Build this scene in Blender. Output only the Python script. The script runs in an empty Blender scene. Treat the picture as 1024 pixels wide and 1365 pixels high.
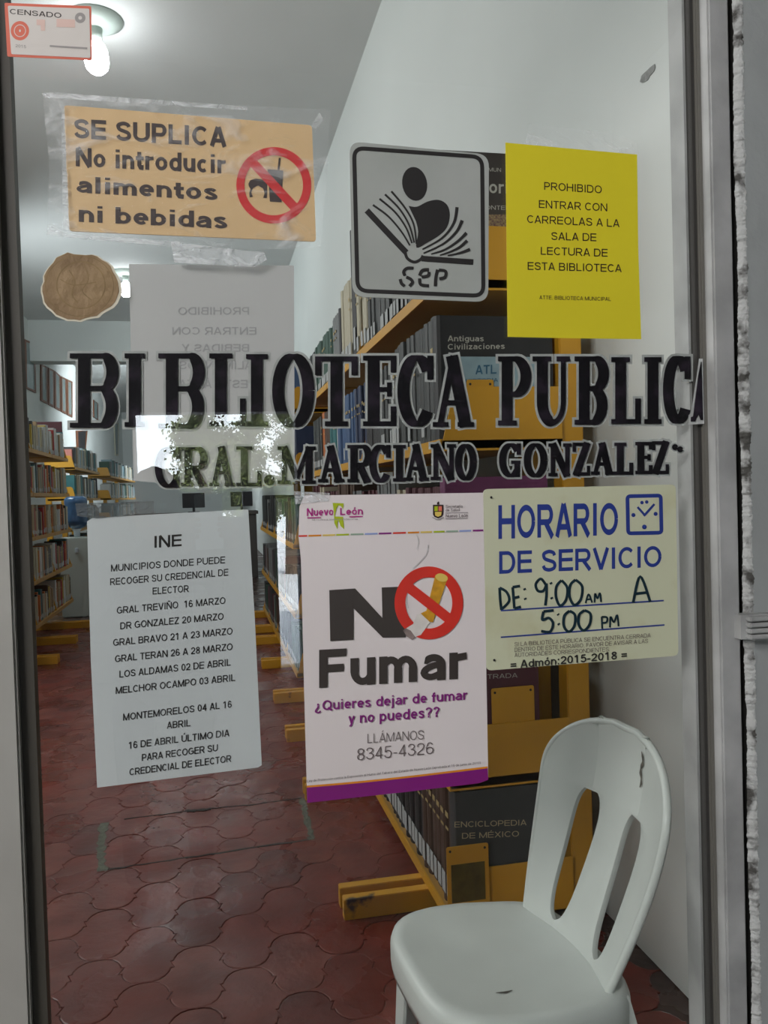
import bpy, bmesh, math, random
from math import sin, cos, tan, pi, radians
from mathutils import Vector, Matrix

# ------------------------------------------------------------------ camera, world, light, exposure
SC = bpy.context.scene
COL = SC.collection
F_PX = 1100.0
EYE = Vector((0, 0, 1.25))
YAW, PITCH, ROLL = radians(12), radians(1.35), radians(1.7)
FW = Vector((sin(YAW) * cos(PITCH), cos(YAW) * cos(PITCH), -sin(PITCH)))
R0 = Vector((cos(YAW), -sin(YAW), 0))
U0 = R0.cross(FW)
CR = cos(ROLL) * R0 - sin(ROLL) * U0
CU = sin(ROLL) * R0 + cos(ROLL) * U0
cd = bpy.data.cameras.new('camera')
cam = bpy.data.objects.new('camera', cd)
COL.objects.link(cam)
cd.sensor_fit = 'VERTICAL'
cd.sensor_height = 36.0
cd.lens = 36.0 * F_PX / 1365.0
cd.clip_start = 0.02
cam.matrix_world = Matrix(((CR.x, CU.x, -FW.x, 0), (CR.y, CU.y, -FW.y, 0), (CR.z, CU.z, -FW.z, EYE.z), (0, 0, 0, 1)))
SC.camera = cam
vs = SC.view_settings
vs.view_transform = 'Standard'
vs.look = 'None'
vs.exposure = 0.0
vs.gamma = 1.0
vs.use_curve_mapping = False
SC.cycles.use_denoising = True

W = bpy.data.worlds.new('sky')
SC.world = W
W.use_nodes = True
W.node_tree.nodes['Background'].inputs[0].default_value = (0.86, 0.93, 1.0, 1)
W.node_tree.nodes['Background'].inputs[1].default_value = 14.0


def sun_light(name, energy, rot, angle):
    l = bpy.data.lights.new(name, 'SUN')
    l.energy = energy
    l.angle = angle
    l.color = (1, 0.96, 0.88)
    o = bpy.data.objects.new(name, l)
    o.rotation_euler = rot
    COL.objects.link(o)


def area_light(name, energy, loc, target, sx, sy, color):
    l = bpy.data.lights.new(name, 'AREA')
    l.shape = 'RECTANGLE'
    l.size, l.size_y = sx, sy
    l.energy = energy
    l.color = color
    o = bpy.data.objects.new(name, l)
    o.location = loc
    o.rotation_euler = (Vector(target) - Vector(loc)).to_track_quat('-Z', 'Y').to_euler()
    COL.objects.link(o)


sun_light('sun', 38, (radians(-32), radians(18), 0), 0.01)
# added area light standing in for outdoor daylight on the door
area_light('porch_fill', 160, (-2.7, -1.6, 3.1), (0.3, 1.1, 1.7), 1.6, 1.6, (1.0, 0.975, 0.965))
# fill light added to brighten the far half of the room, no window there
area_light('far_fill', 260, (-0.2, 18.0, 3.9), (-2.2, 20.5, 1.6), 2.5, 2.0, (0.86, 0.94, 1.0))
# unseen fill lights added along the side wall to brighten the room
area_light('side_fill', 98, (-2.6, 4.4, 2.7), (1.1, 4.6, 1.9), 4.0, 1.3, (0.97, 0.985, 0.98))
area_light('side_fill', 90, (-2.6, 9.6, 2.9), (1.0, 11.5, 2.4), 2.4, 1.2, (0.88, 0.96, 1.0))
BULB_L = 32.0

# ------------------------------------------------------------------ measuring: a point seen at pixel (px, py) on a real plane
def ray(px, py):
    return FW + CR * ((px - 512) / F_PX) - CU * ((py - 682.5) / F_PX)


def P(px, py, Y):
    d = ray(px, py)
    return EYE + d * (Y / d.y)


def PX(px, py, X):
    d = ray(px, py)
    return EYE + d * (X / d.x)


def PZ(px, py, Z):
    d = ray(px, py)
    return EYE + d * ((Z - EYE.z) / d.z)


# ------------------------------------------------------------------ materials
def mat(name, col, rough=0.6, metal=0.0, noise=0.0, scale=12.0, bump=0.0, bscale=60.0, col2=None, spec=0.5, coat=0.0, nlo=0.35, nhi=0.7, emit=None):
    m = bpy.data.materials.new(name)
    m.use_nodes = True
    nt = m.node_tree
    b = nt.nodes['Principled BSDF']
    b.inputs['Base Color'].default_value = (*col, 1)
    b.inputs['Roughness'].default_value = rough
    b.inputs['Metallic'].default_value = metal
    b.inputs['Specular IOR Level'].default_value = spec
    b.inputs['Coat Weight'].default_value = coat
    if emit:
        b.inputs['Emission Color'].default_value = (*emit[0], 1)
        b.inputs['Emission Strength'].default_value = emit[1]
    tc = nt.nodes.new('ShaderNodeTexCoord')
    if noise or col2:
        n = nt.nodes.new('ShaderNodeTexNoise')
        n.inputs['Scale'].default_value = scale
        n.inputs['Detail'].default_value = 6
        nt.links.new(tc.outputs['Object'], n.inputs['Vector'])
        r = nt.nodes.new('ShaderNodeValToRGB')
        r.color_ramp.elements[0].position = nlo
        r.color_ramp.elements[1].position = nhi
        c2 = col2 if col2 else tuple(max(0, c * (1 - noise)) for c in col)
        r.color_ramp.elements[0].color = (*c2, 1)
        r.color_ramp.elements[1].color = (*col, 1)
        nt.links.new(n.outputs['Fac'], r.inputs['Fac'])
        nt.links.new(r.outputs['Color'], b.inputs['Base Color'])
    if bump:
        n2 = nt.nodes.new('ShaderNodeTexNoise')
        n2.inputs['Scale'].default_value = bscale
        n2.inputs['Detail'].default_value = 4
        nt.links.new(tc.outputs['Object'], n2.inputs['Vector'])
        bp = nt.nodes.new('ShaderNodeBump')
        bp.inputs['Strength'].default_value = bump
        bp.inputs['Distance'].default_value = 0.01
        nt.links.new(n2.outputs['Fac'], bp.inputs['Height'])
        nt.links.new(bp.outputs['Normal'], b.inputs['Normal'])
    return m


def glass_mat():
    m = bpy.data.materials.new('window_glass')
    m.use_nodes = True
    nt = m.node_tree
    nt.nodes.clear()
    out = nt.nodes.new('ShaderNodeOutputMaterial')
    mix = nt.nodes.new('ShaderNodeMixShader')
    tr = nt.nodes.new('ShaderNodeBsdfTransparent')
    tr.inputs[0].default_value = (0.978, 0.985, 0.98, 1)
    gl = nt.nodes.new('ShaderNodeBsdfGlossy')
    gl.inputs['Roughness'].default_value = 0.0
    fr = nt.nodes.new('ShaderNodeFresnel')
    geo = nt.nodes.new('ShaderNodeNewGeometry')
    mp = nt.nodes.new('ShaderNodeMapRange')      # the node inverts the IOR on back faces: feed it inverted there
    mp.inputs[3].default_value = 1.5
    mp.inputs[4].default_value = 1 / 1.5
    nt.links.new(geo.outputs['Backfacing'], mp.inputs[0])
    nt.links.new(mp.outputs[0], fr.inputs['IOR'])
    nt.links.new(fr.outputs[0], mix.inputs[0])
    nt.links.new(tr.outputs[0], mix.inputs[1])
    nt.links.new(gl.outputs[0], mix.inputs[2])
    nt.links.new(mix.outputs[0], out.inputs[0])
    return m


def film_mat(name, fac, col=(0.8, 0.82, 0.83), wrinkle=14.0, lo=0.45, hi=0.75, most=0.5):
    """thin clear plastic: mostly transparent, milky along its wrinkles, glossy"""
    m = bpy.data.materials.new(name)
    m.use_nodes = True
    nt = m.node_tree
    b = nt.nodes['Principled BSDF']
    out = nt.nodes['Material Output']
    b.inputs['Base Color'].default_value = (*col, 1)
    b.inputs['Roughness'].default_value = 0.12
    tc = nt.nodes.new('ShaderNodeTexCoord')
    mp = nt.nodes.new('ShaderNodeMapping')
    mp.inputs['Scale'].default_value = (1, 1, 2.2)
    n = nt.nodes.new('ShaderNodeTexNoise')
    n.inputs['Scale'].default_value = wrinkle
    n.inputs['Detail'].default_value = 5
    n.inputs['Distortion'].default_value = 1.5
    nt.links.new(tc.outputs['Object'], mp.inputs[0])
    nt.links.new(mp.outputs[0], n.inputs['Vector'])
    bp = nt.nodes.new('ShaderNodeBump')
    bp.inputs['Strength'].default_value = 0.6
    bp.inputs['Distance'].default_value = 0.02
    nt.links.new(n.outputs['Fac'], bp.inputs['Height'])
    nt.links.new(bp.outputs['Normal'], b.inputs['Normal'])
    mr = nt.nodes.new('ShaderNodeMapRange')
    mr.inputs[1].default_value = lo
    mr.inputs[2].default_value = hi
    mr.inputs[3].default_value = fac
    mr.inputs[4].default_value = most
    nt.links.new(n.outputs['Fac'], mr.inputs[0])
    mix = nt.nodes.new('ShaderNodeMixShader')
    tr = nt.nodes.new('ShaderNodeBsdfTransparent')
    nt.links.new(mr.outputs[0], mix.inputs[0])
    nt.links.new(tr.outputs[0], mix.inputs[1])
    nt.links.new(b.outputs[0], mix.inputs[2])
    nt.links.new(mix.outputs[0], out.inputs[0])
    return m


def floor_mat(name, c1, c2, scale):
    m = mat(name, c1, 0.42, 0, 0, scale, 0.22, 26, col2=c2, spec=0.33)
    nt = m.node_tree
    b = nt.nodes['Principled BSDF']
    geo = nt.nodes.new('ShaderNodeNewGeometry')
    n = nt.nodes.new('ShaderNodeTexNoise')
    n.inputs['Scale'].default_value = 3.2
    n.inputs['Detail'].default_value = 8
    nt.links.new(geo.outputs['Position'], n.inputs['Vector'])
    mr = nt.nodes.new('ShaderNodeMapRange')
    mr.inputs[1].default_value = 0.35
    mr.inputs[2].default_value = 0.65
    mr.inputs[3].default_value = 0.16
    mr.inputs[4].default_value = 0.5
    nt.links.new(n.outputs['Fac'], mr.inputs[0])
    nt.links.new(mr.outputs[0], b.inputs['Roughness'])
    for nd in list(nt.nodes):
        if nd.type == 'TEX_COORD':
            for l in list(nd.outputs['Object'].links):
                nt.links.new(geo.outputs['Position'], l.to_socket)
    return m


M = dict(
    wall=mat('painted_plaster', (0.72, 0.755, 0.735), 0.75, 0, 0.06, 1.3, 0.12, 9),
    ceil=mat('ceiling_plaster', (0.66, 0.67, 0.66), 0.85, 0, 0.05, 2, 0.1, 30),
    stain=mat('plaster_stain', (0.38, 0.39, 0.38), 0.85, 0, 0.4, 60),
    facade=mat('porch_plaster', (0.34, 0.36, 0.35), 0.8, 0, 0.12, 5, 0.3, 50),
    jambwall=mat('grey_painted_wall', (0.33, 0.35, 0.345), 0.7, 0, 0.1, 8, 0.2, 40),
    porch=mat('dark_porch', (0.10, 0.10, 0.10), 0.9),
    porchfloor=mat('porch_floor_tiles', (0.20, 0.19, 0.17), 0.6, 0, 0.15, 4),
    pave=mat('sunlit_paving', (0.55, 0.58, 0.62), 0.8, 0, 0.2, 3),
    stile=mat('grey_steel_stile', (0.42, 0.415, 0.385), 0.5, 0.15, 0.12, 7, 0.05, 40),
    bead=mat('dark_glazing_bead', (0.055, 0.05, 0.04), 0.5),
    bead2=mat('taupe_glazing_bead', (0.125, 0.12, 0.105), 0.45),
    smear=mat('paint_smeared_steel', (0.47, 0.475, 0.47), 0.55, 0.1, 0, 9, 0.12, 40, col2=(0.3, 0.305, 0.3)),
    crust=mat('cracked_paint_crust', (0.48, 0.49, 0.48), 0.85, 0, 0, 34, 0.5, 120, col2=(0.07, 0.068, 0.062), nlo=0.36, nhi=0.50),
    gap=mat('grimy_gap', (0.035, 0.033, 0.03), 0.9),
    glass=glass_mat(),
    tile=floor_mat('clay_tile', (0.20, 0.036, 0.023), (0.125, 0.024, 0.016), 5),
    tile2=floor_mat('clay_tile_worn', (0.215, 0.058, 0.042), (0.13, 0.028, 0.02), 9),
    tile3=floor_mat('clay_tile_dark', (0.15, 0.026, 0.018), (0.09, 0.02, 0.015), 6),
    grout=floor_mat('tile_joint', (0.09, 0.05, 0.04), (0.035, 0.02, 0.016), 12),
    cement=mat('patch_cement', (0.16, 0.17, 0.13), 0.9, 0, 0.4, 40, 0.5, 90),
    yellow=mat('yellow_enamel', (0.66, 0.33, 0.018), 0.42, 0, 0.14, 5, 0.05, 30),
    yellow_worn=mat('scuffed_yellow_enamel', (0.66, 0.33, 0.018), 0.5, 0, 0, 9, 0.05, 30, col2=(0.05, 0.035, 0.02), nlo=0.30, nhi=0.36),
    shelf=mat('shelf_enamel', (0.50, 0.27, 0.06), 0.5, 0, 0.15, 4),
    chair=mat('white_plastic', (0.56, 0.60, 0.57), 0.38, 0, 0.08, 10, 0.03, 200),
    scuff=mat('scuff_mark', (0.12, 0.11, 0.09), 0.7, 0, 0.5, 90),
    pages=mat('book_pages', (0.50, 0.43, 0.31), 0.9, 0, 0.15, 60),
    sticker=mat('spine_sticker', (0.42, 0.44, 0.44), 0.7),
    ink=mat('black_ink', (0.022, 0.02, 0.02), 0.5),
    paint=mat('worn_black_paint', (0.008, 0.007, 0.010), 0.6, 0, 0, 38, col2=(0.03, 0.022, 0.035), nlo=0.32, nhi=0.5, spec=0.15),
    halo=mat('silver_outline_paint', (0.55, 0.57, 0.56), 0.6, 0, 0.25, 50),
    paper=mat('white_paper', (0.66, 0.70, 0.72), 0.75, 0, 0.03, 5, 0.04, 6),
    paper_back=mat('paper_back', (0.60, 0.60, 0.60), 0.8, 0, 0.03, 5, 0.03, 6),
    ghost=mat('show_through_print', (0.43, 0.43, 0.44), 0.8),
    yellowpaper=mat('yellow_paper', (0.74, 0.64, 0.018), 0.6, 0, 0.05, 4, 0.05, 8),
    plaque=mat('cream_plaque', (0.72, 0.50, 0.25), 0.4, 0, 0.08, 6),
    brown=mat('dark_brown_print', (0.035, 0.018, 0.016), 0.4),
    red=mat('red_print', (0.62, 0.012, 0.014), 0.4),
    horario=mat('aged_ivory_plastic', (0.60, 0.62, 0.44), 0.4, 0, 0, 7, 0.03, 30, col2=(0.50, 0.48, 0.27), nlo=0.25, nhi=0.45),
    blue=mat('blue_print', (0.022, 0.045, 0.26), 0.4),
    marker=mat('teal_marker', (0.008, 0.035, 0.055), 0.4, 0, 0.5, 120),
    rust=mat('rust_stain', (0.30, 0.20, 0.09), 0.8, 0, 0.4, 40),
    gloss=mat('glossy_poster', (0.78, 0.72, 0.72), 0.32, 0, 0.02, 5, 0.03, 5),
    posterblack=mat('poster_black', (0.045, 0.035, 0.03), 0.35),
    posterred=mat('poster_red', (0.72, 0.035, 0.02), 0.35, 0, 0.12, 30),
    purple=mat('poster_purple', (0.22, 0.01, 0.19), 0.35),
    magenta=mat('poster_magenta', (0.42, 0.015, 0.22), 0.35),
    thin=mat('poster_grey_print', (0.13, 0.10, 0.10), 0.4),
    orange=mat('poster_orange', (0.72, 0.25, 0.01), 0.35),
    cig=mat('cigarette_filter', (0.72, 0.36, 0.015), 0.5, 0, 0.35, 90),
    cigtop=mat('cigarette_filter_end', (0.74, 0.55, 0.12), 0.5),
    cigwhite=mat('cigarette_paper', (0.80, 0.76, 0.72), 0.5, 0, 0.2, 60),
    ash=mat('cigarette_ash', (0.35, 0.27, 0.25), 0.7, 0, 0.5, 90),
    smoke=mat('printed_smoke', (0.60, 0.58, 0.58), 0.4),
    lime=mat('lime_print', (0.42, 0.52, 0.01), 0.4),
    sepplate=mat('silver_grey_plate', (0.43, 0.45, 0.43), 0.5, 0, 0, 7, 0.02, 20, col2=(0.36, 0.385, 0.36)),
    seal=mat('brown_wax_residue', (0.36, 0.25, 0.13), 0.7, 0, 0, 18, 0.5, 40, col2=(0.22, 0.14, 0.07)),
    sealedge=mat('torn_paper_edge', (0.66, 0.62, 0.5), 0.8),
    sticker_bg=mat('census_sticker', (0.70, 0.66, 0.62), 0.5, 0, 0.06, 12),
    coral=mat('coral_print', (0.70, 0.16, 0.10), 0.5),
    greyprint=mat('faded_grey_print', (0.34, 0.32, 0.31), 0.5),
    film=film_mat('plastic_film', 0.03, (0.9, 0.92, 0.93), wrinkle=11, lo=0.52, hi=0.80, most=0.34),
    tape=film_mat('sticky_tape', 0.22, (0.9, 0.93, 0.95), wrinkle=22, most=0.7),
    tapebrown=film_mat('greyish_tape', 0.35, (0.22, 0.24, 0.25), wrinkle=60, lo=0.5, hi=0.7, most=0.75),
    wood=mat('picture_frame_wood', (0.22, 0.085, 0.04), 0.5, 0, 0.2, 20),
    picture=mat('picture_print', (0.26, 0.34, 0.34), 0.4, 0, 0.25, 6),
    whitewood=mat('white_frame', (0.6, 0.58, 0.45), 0.5),
    bulb=mat('lamp_glow', (1, 1, 1), 0.5, emit=((0.93, 0.97, 1.0), BULB_L)),
    canopy=mat('lamp_canopy', (0.40, 0.46, 0.42), 0.5),
    cooler=mat('pale_cabinet', (0.45, 0.49, 0.46), 0.5),
    jug=mat('blue_water_jug', (0.05, 0.13, 0.27), 0.15, 0, 0.3, 12, spec=0.8),
    jugcap=mat('white_jug_neck', (0.6, 0.68, 0.75), 0.3),
    desk=mat('dark_desk', (0.06, 0.05, 0.045), 0.5),
    monitor=mat('black_monitor', (0.015, 0.016, 0.02), 0.3),
    leaf=mat('leaves', (0.16, 0.20, 0.06), 0.6, 0, 0.4, 3),
    bark=mat('bark', (0.12, 0.08, 0.05), 0.9),
    hair=mat('brown_hair', (0.035, 0.02, 0.013), 0.6, 0, 0.3, 60),
    skin=mat('skin', (0.36, 0.19, 0.12), 0.5),
    shirt=mat('dark_shirt', (0.03, 0.032, 0.04), 0.85),
    jeans=mat('dark_trousers', (0.025, 0.03, 0.05), 0.85),
    shoe=mat('black_shoe', (0.01, 0.01, 0.01), 0.5),
    phone=mat('pale_phone', (0.7, 0.8, 0.85), 0.3),
)


# ------------------------------------------------------------------ object helpers
def props(o, label=None, cat=None, group=None, kind=None):
    if label: o['label'] = label
    if cat: o['category'] = cat
    if group: o['group'] = group
    if kind: o['kind'] = kind
    return o


def link(name, data, m=None, parent=None):
    o = bpy.data.objects.new(name, data)
    COL.objects.link(o)
    if m is not None and data is not None and len(data.materials) == 0:
        for k in (m if isinstance(m, (list, tuple)) else [m]):
            data.materials.append(k)
    if parent is not None:
        o.parent = parent
        o.matrix_parent_inverse = Matrix.Identity(4)
        if parent.location.length > 0 or any(parent.rotation_euler):
            pass
    return o


def empty(name, loc, rz=0.0):
    o = bpy.data.objects.new(name, None)
    COL.objects.link(o)
    o.location = loc
    o.rotation_euler = (0, 0, rz)
    o.empty_display_size = 0.1
    return o


def mesh(name, verts, faces):
    me = bpy.data.meshes.new(name)
    me.from_pydata([tuple(v) for v in verts], [], faces)
    me.update()
    return me


def box_data(x0, x1, y0, y1, z0, z1, verts, faces):
    k = len(verts)
    verts += [(x0, y0, z0), (x1, y0, z0), (x1, y1, z0), (x0, y1, z0), (x0, y0, z1), (x1, y0, z1), (x1, y1, z1), (x0, y1, z1)]
    faces += [(k, k + 3, k + 2, k + 1), (k + 4, k + 5, k + 6, k + 7), (k, k + 1, k + 5, k + 4), (k + 1, k + 2, k + 6, k + 5), (k + 2, k + 3, k + 7, k + 6), (k + 3, k, k + 4, k + 7)]


def box(name, x0, x1, y0, y1, z0, z1, m, parent=None, bevel=0.0):
    v, f = [], []
    box_data(x0, x1, y0, y1, z0, z1, v, f)
    o = link(name, mesh(name, v, f), m, parent)
    if bevel:
        bm = bmesh.new()
        bm.from_mesh(o.data)
        bmesh.ops.bevel(bm, geom=bm.edges[:], offset=bevel, segments=2, affect='EDGES')
        bm.to_mesh(o.data)
        bm.free()
    return o


def prism(name, pts, normal, thick, m, parent=None, origin=None):
    """closed polygon (world points) extruded by thick along normal"""
    n = Vector(normal).normalized() * thick
    o0 = Vector(origin) if origin is not None else Vector((0, 0, 0))
    pts = [Vector(p) - o0 for p in pts]
    k = len(pts)
    v = pts + [p + n for p in pts]
    f = [tuple(range(k)), tuple(range(2 * k - 1, k - 1, -1))] + [(i, i + k, (i + 1) % k + k, (i + 1) % k) for i in range(k)]
    me = mesh(name, v, f)
    bm = bmesh.new()
    bm.from_mesh(me)
    bmesh.ops.recalc_face_normals(bm, faces=bm.faces[:])
    bm.to_mesh(me)
    bm.free()
    return link(name, me, m, parent)


def lathe_data(prof, n=20, c=(0, 0, 0)):
    v, f = [], []
    for r, z in prof:
        for i in range(n):
            a = 2 * pi * i / n
            v.append((c[0] + r * cos(a), c[1] + r * sin(a), c[2] + z))
    for j in range(len(prof) - 1):
        for i in range(n):
            f.append((j * n + i, j * n + (i + 1) % n, (j + 1) * n + (i + 1) % n, (j + 1) * n + i))
    f.append(tuple(range(n - 1, -1, -1)))
    f.append(tuple((len(prof) - 1) * n + i for i in range(n)))
    return v, f


def smooth(o, on=True):
    o.data.polygons.foreach_set('use_smooth', [on] * len(o.data.polygons))
    o.data.update()


# ------------------------------------------------------------------ flat printed shapes on a sheet, measured from the photograph on the sheet's own plane
class Sheet:
    def __init__(self, name, Y, label, cat, m, pts, thick=0.0008, group=None):
        """pts: outline in picture pixels; Y: depth of its front face"""
        self.Y = Y
        self.n = 0
        w = [P(x, y, Y) for x, y in pts]
        c = sum(w, Vector()) / len(w)
        c.z = min(p.z for p in w)
        self.o = self.root = prism(name, w, (0, 1, 0), thick, m, None, c)
        self.o.location = c
        self.c = c
        props(self.root, label, cat, group)

    def depth(self):
        self.n += 1
        return self.Y - 0.0003 - 0.00003 * (self.n % 70)

    def add(self, name, verts, faces, m, kind=None):
        o = link(name, mesh(name, [v - self.c for v in verts], faces), m, self.root)
        if kind: o['kind'] = kind
        return o

    def poly(self, name, pts, m):
        Y = self.depth()
        return self.add(name, [P(x, y, Y) for x, y in pts], [tuple(range(len(pts)))], m)

    def polys(self, name, plist, m):
        v, f = [], []
        for pts in plist:
            Y = self.depth()
            k = len(v)
            v += [P(x, y, Y) for x, y in pts]
            f.append(tuple(range(k, k + len(pts))))
        return self.add(name, v, f, m)

    def strokes(self, name, strokes, m, closed=False):
        """strokes: list of (points, width or widths) in pixels"""
        v, f = [], []
        for pts, w in strokes:
            Y = self.depth()
            a, b = ribbon(pts, w, closed)
            k = len(v)
            v += [P(x, y, Y) for x, y in a] + [P(x, y, Y) for x, y in b]
            n = len(a)
            for i in range(n - (0 if closed else 1)):
                j = (i + 1) % n
                f.append((k + i, k + j, k + n + j, k + n + i))
        return self.add(name, v, f, m)

    def ring(self, name, cx, cy, rx, ry, w, m, n=56):
        Y = self.depth()
        v, f = [], []
        for i in range(n):
            a = 2 * pi * i / n
            v.append(P(cx + rx * cos(a), cy + ry * sin(a), Y))
            v.append(P(cx + (rx - w) * cos(a), cy + (ry - w) * sin(a), Y))
        for i in range(n):
            j = (i + 1) % n
            f.append((2 * i, 2 * j, 2 * j + 1, 2 * i + 1))
        return self.add(name, v, f, m)

    def text(self, s, x0, x1, y0, y1, cap, m, bold=0.0, mirror=False, name='lettering', skew=0.0, capr=None):
        """baseline from (x0,y0) to (x1,y1), capital height in pixels"""
        Y = self.depth()
        vv, ff = text_geo(s, bold)
        xs = [v[0] for v in vv]
        a, b = min(xs), max(xs)
        capr = cap if capr is None else capr
        out = []
        for x, y, lay in vv:
            t = (x - a) / (b - a)
            if mirror: t = 1 - t
            u = y / CAPH
            h = cap + (capr - cap) * t
            out.append(P(x0 + (x1 - x0) * t + skew * u * h, y0 + (y1 - y0) * t - u * h, Y - lay * 1e-5))
        return self.add(name, out, ff, m)


def ribbon(pts, w, closed=False):
    n = len(pts)
    ws = list(w) if isinstance(w, (list, tuple)) else [w] * n
    if len(ws) != n:
        ws = [ws[0] + (ws[-1] - ws[0]) * i / (n - 1) for i in range(n)]
    A, B = [], []
    for i in range(n):
        if closed:
            p, q = pts[i - 1], pts[(i + 1) % n]
        else:
            p, q = pts[max(0, i - 1)], pts[min(n - 1, i + 1)]
        dx, dy = q[0] - p[0], q[1] - p[1]
        L = math.hypot(dx, dy) or 1
        nx, ny = -dy / L, dx / L
        h = ws[i] / 2
        A.append((pts[i][0] + nx * h, pts[i][1] + ny * h))
        B.append((pts[i][0] - nx * h, pts[i][1] - ny * h))
    return A, B


def curve(pts, n=8):
    """Catmull-Rom through points"""
    out = []
    p = [pts[0]] + list(pts) + [pts[-1]]
    for i in range(1, len(p) - 2):
        for k in range(n):
            t = k / n
            o = []
            for d in (0, 1):
                a, b, c, e = p[i - 1][d], p[i][d], p[i + 1][d], p[i + 2][d]
                o.append(0.5 * (2 * b + (c - a) * t + (2 * a - 5 * b + 4 * c - e) * t * t + (-a + 3 * b - 3 * c + e) * t ** 3))
            out.append(tuple(o))
    out.append(tuple(pts[-1]))
    return out


def rounded(pts, r, n=6):
    out = []
    k = len(pts)
    for i in range(k):
        a, b, c = Vector(pts[i - 1]), Vector(pts[i]), Vector(pts[(i + 1) % k])
        d1, d2 = (a - b).normalized(), (c - b).normalized()
        p, q = b + d1 * r, b + d2 * r
        for j in range(n + 1):
            t = j / n
            s = p * (1 - t) ** 2 + b * 2 * t * (1 - t) + q * t * t
            out.append((s.x, s.y))
    return out


CAPH = 1.0
_cache = {}
ADV = dict(zip('ABCDEFGHIJKLMNOPQRSTUVWXYZ', (.95, .93, .98, 1.0, .90, .84, 1.06, 1.0, .36, .72, .95, .80, 1.16, 1.0, 1.08, .90, 1.08, .98, .92, .86, 1.0, .95, 1.32, .95, .93, .86)))
ADV.update(dict(zip('abcdefghijklmnopqrstuvwxyz', (.76, .79, .72, .79, .76, .42, .79, .77, .32, .34, .72, .32, 1.14, .77, .78, .79, .79, .50, .70, .44, .77, .70, 1.0, .72, .70, .68))))
ADV.update({' ': .40, '.': .34, ',': .34, ':': .36, '-': .48, '=': .8, '(': .44, ')': .44, '?': .76, '¿': .76})
BASE = {'Á': 'A', 'É': 'E', 'Í': 'I', 'Ó': 'O', 'Ú': 'U', 'Ñ': 'N', 'á': 'a', 'é': 'e', 'í': 'i', 'ó': 'o', 'ú': 'u', 'ñ': 'n'}


def earc(cx, cy, rx, ry, a0, a1, n=12):
    return [(cx + rx * cos(radians(a0 + (a1 - a0) * i / n)), cy + ry * sin(radians(a0 + (a1 - a0) * i / n))) for i in range(n + 1)]


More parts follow.
